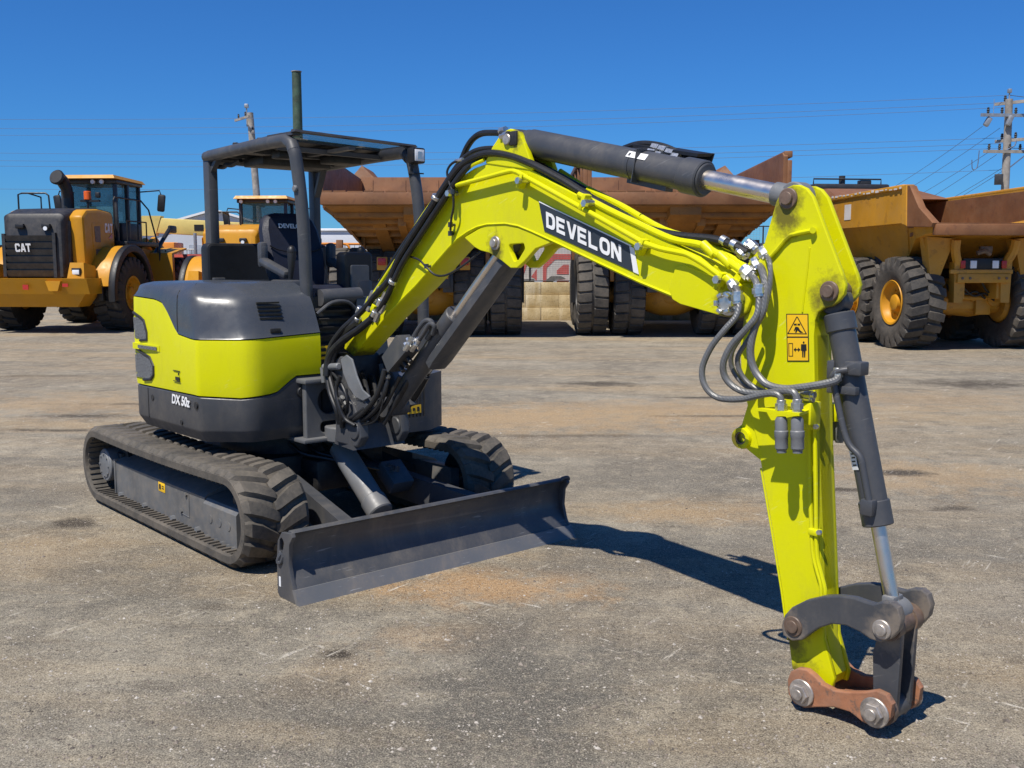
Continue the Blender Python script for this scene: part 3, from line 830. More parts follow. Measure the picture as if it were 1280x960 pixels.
fc.bar((.62, .22, 1.05), (.62, .22, 1.55), .03, .03); fc.bar((.62, .36, 1.05), (.62, .36, 1.52), .03, .03)
fc.build('front_console', M['decalgrey'], EXC)
hr = MB(); hr.tube([(.60, -.10, 1.40), (.62, .0, 1.47), (.62, .12, 1.47), (.62, .2, 1.40)], .012, 8, 4); hr.tube([(.55, -.05, 1.50), (.55, .25, 1.51)], .055, 14)
hr.build('front_rail', M['grey'], EXC)
# ---------------------------------------------------------------- swing post
BY = .08                                              # half width of the boom
sp_ = MB()
ear = EXZ([(426, 450), (433, 444), (441, 449), (447, 470), (454, 487), (464, 497), (470, 512), (440, 520), (432, 500), (424, 470)], -.13)
for y0, y1 in ((-.175, -.125), (.125, .175)): sp_.plate(round_poly(ear, .01, 3), y0, y1, 'y', bev=.010)
xp = EXZ([(455, 500)], 0)[0][0]
sp_.hexa([(.86, -.15, .60), (1.14, -.19, .60), (1.14, .19, .60), (.86, .15, .60), (.88, -.13, .80), (1.08, -.18, .74), (1.08, .18, .74), (.88, .13, .80)], .015)
for sg in (-1, 1):
    sp_.plate(round_poly([(.92, .62), (1.16, .62), (1.21, .68), (1.19, .80), (1.12, .90), (1.02, .95), (.93, .95)], .03), sg*.15-.03, sg*.15+.03, 'y', bev=.01)
    sp_.cyl((1.14, sg*.19, .72), (1.14, sg*.11, .72), .055, 20, bev=.006)
sp_.cyl((.83, 0, .62), (.83, 0, .98), .10, 28, bev=.01)
post = sp_.build('swing_post', M['grey'], EXC)
fc_ = MB()
fc_.plate(round_poly(EXZ([(427, 449), (434, 443.5), (441, 449), (447, 470), (454, 487), (464, 496), (455, 501), (445, 496), (437, 484), (430, 466)], -.18), .008, 3), -.188, -.176, 'y', bev=.004)
fc_.build('swing_post_cheek', M['cast'], post)

# ---------------------------------------------------------------- boom
lower = [(441, 445), (482, 397), (520, 359), (561, 312), (572, 301), (585, 292), (597, 286), (609, 283), (632, 282), (648, 285), (665, 292), (700, 308), (748, 331), (799, 355), (842, 373), (850, 380), (905, 396)]
nose = [(922, 398), (933, 390), (938, 376), (936, 360), (926, 350)]
upper = [(905, 336), (850, 309), (800, 284), (735, 250), (690, 227), (668, 214), (650, 206), (630, 202), (612, 203), (593, 210), (576, 221), (560, 236), (541, 260), (515, 294), (488, 333), (465, 368), (447, 398), (432, 424), (430, 436)]
BO = EXZ(lower+nose+upper, -BY)
m = MB(); m.plate(BO, -BY, BY, 'y', bev=.006)
boom = m.build('boom', M['lime'], EXC, 30)
# raised weld edge along the belly and back of the side plates
for sg in (-1, 1):
    w = MB(); w.tube([Vector((x, sg*(BY+.0005), z+.010)) for x, z in EXZ(lower[1:], -BY)], .006, 6)
    w.build('boom_edge_flange', M['lime'], boom)
nb = EXZ([(842, 374), (838, 360), (846, 334), (856, 331), (908, 352), (922, 364), (922, 392), (905, 395), (852, 380)], -BY)
w = MB()
for sg in (-1, 1): w.plate(round_poly(nb, .015, 3), sg*BY, sg*(BY+.010), 'y', bev=.004)
w.build('boom_nose_plate', M['lime'], boom)
hole = EXZ([(635.5, 305.5), (654.5, 304), (656, 311), (648, 324.5), (642.5, 327), (637.5, 315)], -BY)
brk = EXZ([(580, 297), (593, 309), (600, 313), (611, 316), (627, 326), (638, 335), (646, 335), (655, 327), (669, 311), (690, 303), (665, 290), (632, 280), (607, 281)], -BY)
w = MB()
for sg in (-1, 1): w.plate(round_poly(brk, .006, 2), sg*BY, sg*(BY-.030), 'y', holes=[round_poly(hole, .012, 3)], bev=.004)
w.build('cylinder_bracket', M['lime'], boom)
lug = EXZ([(612, 205), (622, 184), (634, 166), (644, 161.5), (655, 165), (662, 180), (674, 214)], -.05)
w = MB()
for sg in (-1, 1): w.plate(round_poly(lug, .012, 3), sg*.085, sg*.055, 'y', bev=.005)
w.build('cylinder_lug', M['lime'], boom)
# pins
def pin(px, py, y, r, mat='bolt', length=.02, parent=None, hexa=False):
    c = E(px, py, y=y); q = MB()
    q.cyl((c.x, y+length, c.z), (c.x, y-length*.3, c.z), r, 24, bev=.003)
    q.cyl((c.x, y-length*.3, c.z), (c.x, y-length, c.z), r*.62, 6 if hexa else 20, bev=.002)
    if parent is None: parent = EXC
    return q.build('pivot_pin', M[mat], parent)
for sg in (-1, 1):
    pin(619, 304, -BY-.005, .036, parent=boom)
    break
c = E(619, 304, y=-BY); PB = Vector((c.x, 0, c.z))
q = MB(); q.cyl((PB.x, -BY+.002, PB.z), (PB.x, BY+.012, PB.z), .034, 20); q.build('pivot_pin', M['bolt'], boom)
n = pin(911, 379, -BY-.012, .050, 'zinc', .03, boom, True)
q = MB(); c = E(911, 379, y=-BY-.012)
for k in range(6):
    a = k*PI/3; q.box((c.x+.036*math.cos(a), -BY-.045, c.z+.036*math.sin(a)), (.014, .022, .022), Matrix.Rotation(-a, 3, 'Y'), .002)
q.build('castle_nut', M['zinc'], boom)
# decals on the boom
def on_plane(pts, y, d=.0): return [(p.x, p.z) for p in [E(a, b, y=y) for a, b in pts]]
dq = on_plane([(674, 252), (790, 308), (799, 343), (681, 289)], -BY)
dk = MB(); dk.plate(dq, -BY-.0035, -BY-.0015, 'y', bev=.0005); dk.build('name_plate', M['decalgrey'], boom)
wq = on_plane([(787.5, 307.5), (793.5, 310.5), (799.3, 343), (792.5, 340)], -BY); e_ = MB(); e_.plate(wq, -BY-.0050, -BY-.0036, 'y', bev=.0004)
tq = on_plane([(674.5, 251.4), (790, 306.6), (790, 308.4), (674.8, 253.0)], -BY); e_.plate(tq, -BY-.0050, -BY-.0036, 'y', bev=.0004)
e_.build('name_plate_flash', M['white'], boom)

def poly_letter(ch):
    """heavy wide capitals drawn on a 0..1 square, list of closed outlines"""
    t, v = .24, .22
    def rr(x0, y0, x1, y1, c, n=4):
        P = []
        for cx, cy, a in ((x1-c, y1-c, 0), (x0+c, y1-c, 90), (x0+c, y0+c, 180), (x1-c, y0+c, 270)):
            for k in range(n+1): P.append((cx+c*math.cos(R(a+90*k/n)), cy+c*math.sin(R(a+90*k/n))))
        return P
    if ch == 'D':
        o = [(0, 0)]+[(.62+.36*math.cos(R(a)), .36+.36*math.sin(R(a))) for a in (-90, -60, -30, 0)]+[(.62+.36*math.cos(R(a)), .64+.36*math.sin(R(a))) for a in (0, 30, 60, 90)]+[(0, 1)]
        return [o, [(t+.02, v), (.58, v), (.70, .36), (.70, .64), (.58, 1-v), (t+.02, 1-v)]]
    if ch == 'E': return [[(0, 0), (.9, 0), (.9, v), (t, v), (t, .39), (.82, .39), (.82, .61), (t, .61), (t, 1-v), (.9, 1-v), (.9, 1), (0, 1)]]
    if ch == 'V': return [[(.36, 0), (.66, 0), (1.04, 1), (.76, 1), (.51, .28), (.26, 1), (-.02, 1)]]
    if ch == 'L': return [[(0, 0), (.88, 0), (.88, v), (t, v), (t, 1), (0, 1)]]
    if ch == 'O': return [rr(-.01, 0, 1.01, 1, .36), rr(.25, v, .77, 1-v, .17)]
    if ch == 'N': return [[(0, 0), (t, 0), (t, .60), (.70, 0), (.98, 0), (.98, 1), (.74, 1), (.74, .40), (.28, 1), (0, 1)]]
    if ch == 'C': return [[(.98, .30), (.98, .16), (.84, 0), (.16, 0), (0, .16), (0, .84), (.16, 1), (.84, 1), (.98, .84), (.98, .66), (.70, .66), (.70, .78), (.28, .78), (.28, .22), (.70, .22), (.70, .30)]]
    if ch == 'A': return [[(0, 0), (.28, 0), (.34, .2), (.68, .2), (.74, 0), (1.02, 0), (.70, 1), (.32, 1)], [(.40, .38), (.51, .74), (.62, .38)]]
    if ch == 'T': return [[(.36, 0), (.64, 0), (.64, .78), (1, .78), (1, 1), (0, 1), (0, .78), (.36, .78)]]
    if ch == 'M': return [[(0, 0), (.2, 0), (.2, .6), (.5, .1), (.8, .6), (.8, 0), (1, 0), (1, 1), (.78, 1), (.5, .5), (.22, 1), (0, 1)]]
def lettering(mb, word, corner, xvec, yvec, thick, adv=1.13, gap_axis=None):
    """each letter cell is xvec wide and yvec tall; corner is the lower left corner of the word"""
    xv = Vector(xvec); yv = Vector(yvec); nrm = xv.cross(yv).normalized()
    x = 0
    for ch in word:
        lp = poly_letter(ch)
        Mx = Matrix((xv, yv, nrm)).transposed().to_4x4(); Mx.translation = Vector(corner)+xv*x
        mb.plate(lp[0], 0, thick, 'z', holes=lp[1:], bev=0, M=Mx)
        x += adv
    return mb
a0 = E(683.2, 284, y=-BY-.005); a1 = E(777.5, 328, y=-BY-.005); u0 = E(679.8, 268.5, y=-BY-.005); 
wv = a1-a0; ln = MB()
lettering(ln, 'DEVELON', a0, wv/7.80, Vector((-.0035, 0, .074)), .0015, 1.13)
ln.build('boom_lettering', M['white'], boom)

# yellow steel pipes and black hoses along the boom
def run(name, pts, r, mat, parent=EXC, n=10, smooth=5):
    """pts: (px, py, y) surveyed along the run"""
    q = MB(); q.tube([E(a, b, y=y) for a, b, y in pts], r, n, smooth); return q.build(name, M[mat], parent)
Yp = -.118
run('boom_pipe', [(571, 231.5, Yp), (600, 224, Yp), (636, 214.5, Yp), (645, 215, Yp), (655, 220, Yp), (720, 256, Yp), (798, 300, Yp), (806, 304, Yp), (826, 311, Yp), (850, 316, Yp), (861, 319, Yp), (880, 330, Yp), (898, 343, Yp), (914, 352, Yp)], .0125, 'lime', boom, smooth=4)
run('boom_pipe', [(724, 243, -.075), (760, 262, -.075), (800, 281, -.075), (840, 299, -.075), (872, 305, -.08), (884, 310, -.085), (905, 323, -.09), (930, 340, -.10)], .0155, 'lime', boom, smooth=4)
run('boom_pipe', [(735, 236, .02), (775, 256, .02), (830, 287, .02), (875, 300, .0), (905, 316, -.02), (935, 336, -.04)], .014, 'lime', boom, smooth=4)
run('boom_pipe', [(700, 214, .07), (745, 243, .07), (800, 274, .07), (850, 296, .07), (915, 311, .06), (945, 322, .05)], .014, 'lime', boom, smooth=4)
run('boom_pipe', [(560, 243, -.105), (572, 224, -.105), (588, 208, -.10), (605, 200, -.09)], .010, 'lime', boom, smooth=4)
run('boom_pipe', [(470, 363, -.105), (500, 318, -.105), (530, 272, -.105), (552, 243, -.105)], .011, 'lime', boom, smooth=4)
run('boom_pipe', [(475, 352, -.05), (505, 306, -.05), (534, 262, -.05), (556, 233, -.05)], .012, 'lime', boom, smooth=4)
cl = MB()
for a, b in ((652, 224), (802, 306), (735, 252), (564, 240), (900, 347)):
    c = E(a, b, y=-.12); cl.cyl((c.x, -BY, c.z-.005), (c.x, -.145, c.z-.005), .014, 8); cl.cyl((c.x, -.13, c.z-.008), (c.x, -.15, c.z-.008), .017, 6)
build_each(cl, 'pipe_clamp', M['zinc'], boom)
cl = MB()
for a, b in ((652, 221), (802, 303), (900, 345), (730, 247)):
    c = E(a, b, y=-.118); cl.box((c.x, -.112, c.z-.02), (.022, .045, .075), Matrix.Rotation(.45, 3, 'Y'), .004)
for a, b, y in ((884, 310, -.085), (914, 352, Yp), (905, 323, -.09)):
    c = E(a, b, y=y); d = Vector((.8, 0, -.6)); cl.cyl(c-d*.03, c+d*.05, .020, 12, bev=.003)
build_each(cl, 'pipe_bracket', M['lime'], boom)
H = -.108
run('black_hose', [(409, 470, -.20), (410, 452, -.20), (414, 432, -.19), (428, 412, -.17), (444, 397, -.14), (458, 383, -.12), (470, 368, -.125), (486, 350, -.125), (499, 322, -.12), (521, 287, -.12), (546, 249, -.12), (566, 219, -.12), (583, 202, -.11), (607, 192, -.09), (635, 194, -.08), (665, 205, -.08), (705, 226, -.07), (740, 248, -.06), (775, 268, -.05), (810, 286, -.045), (850, 295, -.04), (890, 299, -.03), (915, 306, -.03), (935, 316, -.03)], .0185, 'hose', smooth=5)
run('black_hose', [(414, 478, -.19), (415, 458, -.19), (421, 437, -.18), (436, 422, -.16), (452, 408, -.14), (468, 394, -.13), (482, 374, -.125), (492, 352, -.125), (505, 326, -.12), (527, 292, -.12), (552, 254, -.12), (572, 224, -.12), (588, 206, -.10), (610, 196, -.06), (640, 199, -.05), (670, 212, -.05), (712, 236, -.04), (750, 258, -.03), (785, 277, -.02), (820, 290, -.02), (860, 297, -.01), (900, 303, .0), (930, 316, .0)], .017, 'hose', smooth=5)
run('black_hose', [(420, 440, -.10), (432, 417, -.08), (447, 396, -.06), (462, 375, -.06), (480, 345, -.06), (500, 313, -.05), (525, 277, -.05), (550, 240, -.05), (572, 207, -.05), (588, 192, -.04), (607, 186, -.02), (632, 188, .0), (662, 200, .0), (700, 220, .02), (740, 242, .02)], .015, 'hose', smooth=5)
run('black_hose', [(556, 236, -.02), (570, 214, -.02), (577, 200, -.02), (584, 184, -.02), (592, 173, -.02), (602, 167, -.03), (615, 166, -.04), (630, 166.5, -.05)], .0165, 'hose', smooth=5)
run('black_hose', [(581, 201, -.10), (567, 203, -.12), (559, 214, -.13), (562, 229, -.13), (566, 241, -.135), (567, 258, -.13), (564, 275, -.12), (563, 288, -.11)], .0065, 'hose', smooth=6)
run('black_hose', [(511, 320, -.10), (524, 325, -.11), (533, 334, -.115), (545, 344, -.11), (560, 343, -.10), (580, 331, -.06), (600, 315, -.02)], .006, 'hose', smooth=6)
# protective braid over the hose bundle at the foot, and clamps
run('hose_sleeve', [(411, 462, -.15), (414, 444, -.15), (421, 428, -.15), (434, 414, -.14), (448, 403, -.13)], .034, 'hose', smooth=5)
run('hose_sleeve', [(408, 470, -.22), (410, 452, -.21), (416, 438, -.20), (430, 424, -.18), (448, 412, -.16), (465, 398, -.145)], .022, 'hose', smooth=5)
fit = MB()
for a, b, y, r, L_ in ((546, 247, -.12, .030, .022), (491, 352, -.125, .026, .024), (447, 399, -.13, .024, .03), (441, 405, -.10, .022, .03), (462, 385, -.11, .020, .04), (470, 375, -.10, .018, .04), (449, 388, -.05, .02, .05), (475, 378, -.13, .02, .05), (468, 392, -.14, .02, .04)):
    c = E(a, b, y=y); d = Vector((.60, 0, .80)); fit.cyl(c-d*L_*.5, c+d*L_*.5, r, 12, bev=.003)
for a, b, y in ((459, 379, -.06), (464, 371, -.10), (472, 366, -.12), (480, 372, -.12), (478, 386, -.12), (471, 397, -.13), (487, 364, -.12)):
    c = E(a, b, y=y); fit.cyl(c-Vector((.02, 0, .02)), c+Vector((.02, 0, .03)), .016, 6)
c = E(574, 201, y=-.11); fit.cyl(c-Vector((.03, 0, 0)), c+Vector((.03, 0, .006)), .010, 8)
for a, b, y in ((918, 306, -.03), (905, 301, -.03)):
    c = E(a, b, y=y); fit.cyl(c-Vector((.012, 0, -.005)), c+Vector((.012, 0, -.005)), .021, 12)
build_each(fit, 'hose_clamp', M['zinc'], EXC)
fit = MB()
for a, b, y in ((566, 240, -.135), (563, 292, -.10), (533, 333, -.112), (563, 281, -.11)):
    c = E(a, b, y=y); fit.cyl(c-Vector((0, 0, .012)), c+Vector((0, 0, .014)), .013, 8); fit.cyl(c, c+Vector((.0, .03, 0)), .008, 6)
build_each(fit, 'grease_fitting', M['decalgrey'], EXC)
pf = MB()
for a, b, y in ((462, 376, -.08), (470, 368, -.10), (468, 385, -.11), (478, 381, -.12)):
    c = E(a, b, y=y); pf.box(c, (.05, .035, .03), Matrix.Rotation(-.9, 3, 'Y'), .004)
build_each(pf, 'pipe_bracket', M['lime'], EXC)

# ---------------------------------------------------------------- boom cylinder with its guard
pb0 = EXZ([(489, 503)], 0)[0]; P0 = Vector((pb0[0]+.02, 0, pb0[1]-.02)); P1 = PB
ax = (P1-P0).normalized(); upn = Vector((-ax.z, 0, ax.x))   # towards the boom
L_ = (P1-P0).length
def on_ax(t, d=0, y=0): return P0+ax*(L_*t)+upn*d+Vector((0, y, 0))
c_ = MB(); c_.cyl(on_ax(.0), on_ax(.575), .058, 28, bev=.006); c_.cyl(on_ax(.50), on_ax(.60), .066, 28, bev=.006); c_.cyl(P0-Vector((0, .08, 0)), P0+Vector((0, .08, 0)), .06, 20)
bc = c_.build('boom_cylinder', M['grey'], EXC)
c_ = MB(); c_.cyl(on_ax(.59), on_ax(1.0), .030, 24); c_.build('cylinder_rod', M['chrome'], bc)
c_ = MB(); c_.cyl(P1-Vector((0, .055, 0)), P1+Vector((0, .055, 0)), .052, 22, bev=.004); c_.build('rod_eye', M['cast'], bc)
gd = MB()
def guard_sec(t, w): 
    return [on_ax(t, -.060, -w), on_ax(t, -.105, -w), on_ax(t, -.116, -w+.02), on_ax(t, -.116, w-.02), on_ax(t, -.105, w), on_ax(t, -.060, w)]
gd.loft([guard_sec(.36, .062), guard_sec(.40, .070), guard_sec(.95, .066), guard_sec(.99, .052)])
gd.build('cylinder_guard', M['grey'], bc)
vb = MB()
rot = Matrix((ax, Vector((0, 1, 0)), ax.cross(Vector((0, 1, 0))))).transposed()
V8 = [E(496, 419, y=-.15), E(478, 446, y=-.15), E(485.5, 465.5, y=-.15), E(507, 440, y=-.15)]
vb.hexa([Vector((v.x, -.155, v.z)) for v in V8]+[Vector((v.x, -.06, v.z)) for v in V8], .004)
vb.build('valve_box', M['grey'], EXC)
vf = MB()
for k in range(3):
    c = V8[2].lerp(V8[3], .25+.22*k); vf.cyl((c.x+.02, -.11, c.z), (c.x+.05, -.11, c.z-.02), .014, 12)
build_each(vf, 'valve_port', M['iron'], EXC)
vf = MB()
for a, b, y in ((512, 428, -.13), (517, 434, -.11), (509, 434, -.14), (521, 428, -.10)): 
    c = E(a, b, y=y); vf.cyl(c-ax*.025, c+ax*.03, .018, 8); vf.cyl(c, c+upn*.03, .012, 6)
c = E(483, 473, y=-.13); vf.cyl(c-ax*.03, c+ax*.02, .016, 8); vf.cyl(c, c+Vector((.03, 0, .015)), .012, 6)
build_each(vf, 'hose_fitting', M['zinc'], EXC)
run('cylinder_pipe', [(515, 425, -.10), (524, 410, -.10), (532, 401, -.09), (539, 402, -.08), (541, 411, -.07), (534, 424, -.07)], .014, 'grey', smooth=5)
run('cylinder_pipe', [(519, 432, -.10), (530, 416, -.10), (537, 405, -.10), (543, 408, -.09), (541, 418, -.08)], .013, 'grey', smooth=5)
for pts, r in (([(481, 462, -.15), (476, 480, -.16), (468, 500, -.17), (452, 518, -.18), (436, 528, -.18)], .015), ([(485, 466, -.12), (482, 486, -.14), (474, 506, -.15), (460, 521, -.16), (444, 530, -.16)], .014),
               ([(520, 460, -.02), (505, 485, -.05), (490, 510, -.06), (476, 525, -.06)], .018), ([(408, 468, -.21), (412, 490, -.22), (420, 512, -.22), (424, 530, -.20)], .014), ([(416, 466, -.2), (428, 482, -.22), (434, 500, -.22), (433, 516, -.2)], .010),
               ([(412, 470, -.2), (418, 492, -.21), (426, 515, -.21), (428, 534, -.19)], .017), ([(532, 470, .14), (520, 492, .16), (508, 508, .16), (498, 516, .15)], .026), ([(545, 450, .13), (535, 466, .15), (525, 484, .16), (510, 498, .16)], .016), ([(480, 472, -.14), (478, 492, -.15), (478, 505, -.15), (470, 525, -.16), (455, 531, -.16), (440, 528, -.17)], .005), ([(424, 528, -.2), (440, 522, -.19), (458, 508, -.16), (470, 494, -.1)], .012)):
    run('black_hose', pts, r, 'hose', smooth=6)
for pts, r_ in (([(440, 470, -.05), (446, 492, -.10), (452, 512, -.14), (462, 528, -.15)], .013), ([(452, 462, .0), (458, 484, -.06), (462, 506, -.1), (470, 524, -.13)], .015),
                ([(466, 470, .02), (470, 492, -.03), (470, 512, -.08), (462, 528, -.12)], .014), ([(500, 470, -.08), (490, 490, -.10), (480, 508, -.12), (466, 524, -.14)], .013), ([(508, 478, -.04), (497, 497, -.07), (488, 516, -.09), (480, 530, -.10)], .012),
                ([(425, 470, -.23), (420, 488, -.24), (424, 508, -.24), (432, 524, -.22), (444, 532, -.20)], .012), ([(430, 462, -.05), (438, 480, -.02), (444, 500, -.02)], .02), ([(455, 452, .05), (462, 470, .05), (468, 490, .02)], .022), ([(475, 455, .06), (478, 478, .06), (476, 500, .03)], .020)):
    run('black_hose', pts, r_, 'hose', smooth=5)
bb_ = MB(); bb_.box((.90, 0, 1.02), (.16, .26, .30), bev=.03); bb_.box((.98, .02, .86), (.10, .22, .14), bev=.02); bb_.build('dark_swing_filler', M['iron'], EXC)  # dark blocks added to darken the boom foot where lit grey showed
ht = MB(); a, b = E(405, 459, y=-.20), E(424, 458, y=-.20); ht.cyl(a, b, .022, 14, bev=.006); ht.bar(a, E(407, 478, y=-.2), .04, .03); ht.build('hose_carrier', M['cast'], EXC)
fit = MB()
for a, b, y in ((537, 462, .13), (541, 455, .13), (530, 472, .14), (426, 500, -.22), (430, 507, -.2), (397, 508, -.1), (393, 510, -.12)):
    c = E(a, b, y=y); fit.cyl(c-Vector((.02, 0, .015)), c+Vector((.02, 0, .02)), .015, 8)
build_each(fit, 'hose_fitting', M['zinc'], EXC)

# ---------------------------------------------------------------- arm (dipper)
AY = .062
near = [(984, 234), (991, 231), (999, 231), (1008, 235), (1016, 245), (1030, 282), (1053, 343), (1057, 356), (1055, 368), (1048, 377), (1040, 383), (1030, 385), (1023, 390), (1019, 400), (1017, 420), (1018, 470), (1020, 560), (1024, 660), (1027, 740), (1030, 800), (1043, 848),
        (1040, 860), (1005, 848), (990, 836), (985, 795), (977, 735), (964, 655), (951, 580), (945, 548), (939, 525), (931, 495), (926, 465), (925, 430), (929, 400), (940, 352), (954, 308), (970, 252), (976, 240)]
AO = EXZ(near, -AY)
m = MB()
for sg in (-1, 1): m.plate(AO, sg*AY, sg*(AY-.022), 'y', bev=.005)
core = [(1019, 400), (1017, 420), (1018, 470), (1020, 560), (1024, 660), (1027, 740), (1030, 800), (1041, 846), (1037, 857), (1005, 845), (992, 834), (987, 795), (979, 735), (966, 655), (953, 580), (947, 548), (941, 525), (933, 495), (928, 465), (927, 430), (931, 400), (942, 352), (955, 311), (966, 280), (975, 290), (990, 330), (1010, 380)]
m.plate(EXZ(core, -AY), -AY+.0245, AY-.0245, 'y', bev=.001)
arm = m.build('arm', M['lime'], EXC, 30)
q = MB(); q.plate(EXZ([(1019, 402), (1017, 420), (1018, 470), (1020, 560), (1024, 660), (1027, 740), (1029.5, 796), (1026, 796), (1023, 740), (1020, 660), (1016, 560), (1014, 470), (1014, 420)], -AY), -AY+.001, AY-.001, 'y', bev=.002); q.build('arm_front_plate', M['lime'], arm)
q = MB(); c = E(920, 547, y=-.07); q.lathe([(-.07, .026), (-.07, .042), (-.055, .046), (.055, .046), (.07, .042), (.07, .026)], (c.x+.02, 0, c.z), (0, 1, 0), 28, closed=True)
ars = q.build('link_boss', M['lime'], arm)
q = MB(); q.lathe([(-.066, .020), (-.066, .0265), (.066, .0265), (.066, .020)], (c.x+.02, 0, c.z), (0, 1, 0), 24, closed=True); q.build('boss_bush', M['brown'], ars)
q = MB()
for yy in (-.055, .035):
    q.plate(EXZ([(934, 505), (926, 531), (918, 537), (917, 557), (929, 559), (955, 580), (955, 530)], -.06), yy, yy+.02, 'y', bev=.003)
build_each(q, 'boss_gusset', M['lime'], arm)
q = MB(); q.tube([E(a, b, y=-AY-.008) for a, b in ((1016, 288), (1000, 291), (988, 294), (980, 301), (972, 311), (962, 322))], .0085, 8); q.cyl(E(1016, 288, y=-AY-.02), E(1016, 288, y=-AY), .012, 10); q.build('arm_rib', M['lime'], arm)
q = MB(); q.tube([E(x_, y_, y=-AY-.001) for x_, y_ in ((1012, 310), (1009, 340), (1005, 372), (1003, 390))], .0035, 6); q.tube([E(x_, y_, y=-AY-.001) for x_, y_ in ((951, 585), (964, 660), (977, 740), (985, 800))], .004, 6); build_each(q, 'weld_seam', M['lime'], arm)
for px, py, r in ((985, 248, .040), (1036.5, 364, .038)): pin(px, py, -AY-.004, r, 'brown', .018, arm)
q = MB()
for px, py in ((985, 248), (1036.5, 364)):
    c = E(px, py, y=-AY); q.cyl((c.x, -AY+.002, c.z), (c.x, AY+.012, c.z), .034, 20)
build_each(q, 'pivot_pin', M['brown'], arm)
# warning sticker
sq = lambda P, d0, d1: MB().plate(on_plane(P, -AY), -AY-d1, -AY-d0, 'y', bev=.0003)
sq([(983, 392.2), (1010.7, 392.2), (1011.8, 451.8), (984.3, 451.8)], .001, .0022).build('warning_sticker', M['ink'], arm)
s2 = MB(); s2.plate(on_plane([(984.2, 393.4), (1009.8, 393.4), (1010.3, 420.6), (984.8, 420.6)], -AY), -AY-.0032, -AY-.0023, 'y', bev=.0003)
s2.plate(on_plane([(984.8, 422.4), (1010.3, 422.4), (1010.8, 450.6), (985.5, 450.6)], -AY), -AY-.0032, -AY-.0023, 'y', bev=.0003)
s2.build('sticker_face', M['signyellow'], arm)
ik = MB()
def ink(P): ik.plate(on_plane(P, -AY), -AY-.0042, -AY-.0033, 'y', bev=.0002)
def inkline(P, w_):
    for (a, b), (c2, d2) in zip(P, P[1:]):
        dx, dy = c2-a, d2-b; l = math.hypot(dx, dy); nx, ny = -dy/l*w_/2, dx/l*w_/2; ex, ey = dx/l*w_*.4, dy/l*w_*.4
        ink([(a+nx-ex, b+ny-ey), (c2+nx+ex, d2+ny+ey), (c2-nx+ex, d2-ny+ey), (a-nx-ex, b-ny-ey)])
inkline([(996.6, 396.2), (985.6, 416.8), (1008.6, 417.2), (997.4, 396.2)], 1.0)
ink([(993.0, 404.5), (996.6, 404.5), (996.6, 406.6), (993.0, 406.6)]); ink([(997.6, 404.5), (1000.8, 404.5), (1000.8, 406.6), (997.6, 406.6)])
ink([(995, 408.2), (998.5, 408.8), (1001, 413), (1004.5, 415.6), (1001, 415.8), (997.6, 412.8), (996.2, 415.8), (994.6, 415.6), (995.6, 411.5), (993.6, 414), (993.0, 413)])
inkline([(986.6, 429.2), (991.4, 429.2), (991.6, 445), (986.9, 445), (986.6, 429.2)], .8)
inkline([(993.5, 437), (1000.4, 437)], 1.4); ink([(992.8, 437), (995.4, 434.2), (995.4, 439.8)]); ink([(1001, 437), (998.4, 434.2), (998.4, 439.8)])
ink([(1002, 430.2), (1008.6, 430.2), (1009.0, 438.2), (1007.6, 438.2), (1007.2, 446.6), (1005.8, 446.6), (1005.5, 439), (1005.0, 439), (1005.0, 446.6), (1003.5, 446.6), (1003.2, 438.2), (1001.8, 438.2)])
ink([(1004.2, 427.2), (1005.2, 426.5), (1006.2, 427.2), (1006.4, 428.6), (1005.3, 429.6), (1004.2, 428.6)])
ik.build('sticker_print', M['ink'], arm)

# ---------------------------------------------------------------- arm cylinder above the boom
a0_ = E(651, 176, y=0.0); a1_ = E(985, 247, y=-AY); Q0 = Vector((a0_.x, 0, a0_.z)); Q1 = Vector((a1_.x, 0, a1_.z))
qa = (Q1-Q0).normalized(); QL = (Q1-Q0).length; qn = Vector((-qa.z, 0, qa.x))
g_end = E(876, 222, y=-.03); tg = (Vector((g_end.x, 0, g_end.z))-Q0).dot(qa)/QL
c_ = MB(); 
def qx(t, d=0, y=0): return Q0+qa*(QL*t)+qn*d+Vector((0, y, 0))
c_.cyl(qx(.055), qx(tg-.03), .068, 36, bev=.004); c_.cyl(qx(.03), qx(.07), .062, 28, bev=.006); c_.cyl(qx(tg-.065), qx(tg), .077, 36, bev=.006); c_.cyl(qx(tg-.005), qx(tg+.006), .066, 30, bev=.003)
c_.cyl(Q0-Vector((0, .05, 0)), Q0+Vector((0, .05, 0)), .055, 24, bev=.005)
c_.bar(qx(tg-.21), qx(tg-.21)+qa*.004, .145, .145, qn); 
c_.lathe([(-.006, .060), (-.006, .0705), (.006, .0705), (.006, .060)], qx(tg-.24), qa, 36, closed=True)
c_.bar(qx(tg-.25, -.073), qx(tg-.11, -.073), .05, .02, qn)
ac = c_.build('arm_cylinder', M['grey'], EXC)
c_ = MB(); c_.cyl(qx(tg), qx(.955), .040, 32); c_.build('cylinder_rod', M['chrome'], ac)
c_ = MB(); c_.cyl(Q1-Vector((0, .037, 0)), Q1+Vector((0, .037, 0)), .062, 28, bev=.006); c_.cyl(qx(.94), qx(.985), .047, 24); c_.build('rod_eye', M['cast'], ac)
lb_ = MB()
cpos = E(797, 194, y=-.05)
tt = (Vector((cpos.x, 0, cpos.z))-Q0).dot(qa); side = (qn*.62+Vector((0, -1, 0))*.78).normalized()
rotl = Matrix((qa, side.cross(qa)*-1, side)).transposed()
lb_.box(Q0+qa*tt+side*.0688, (.115, .032, .002), rotl); lb_.build('white_sticker', M['white'], ac)
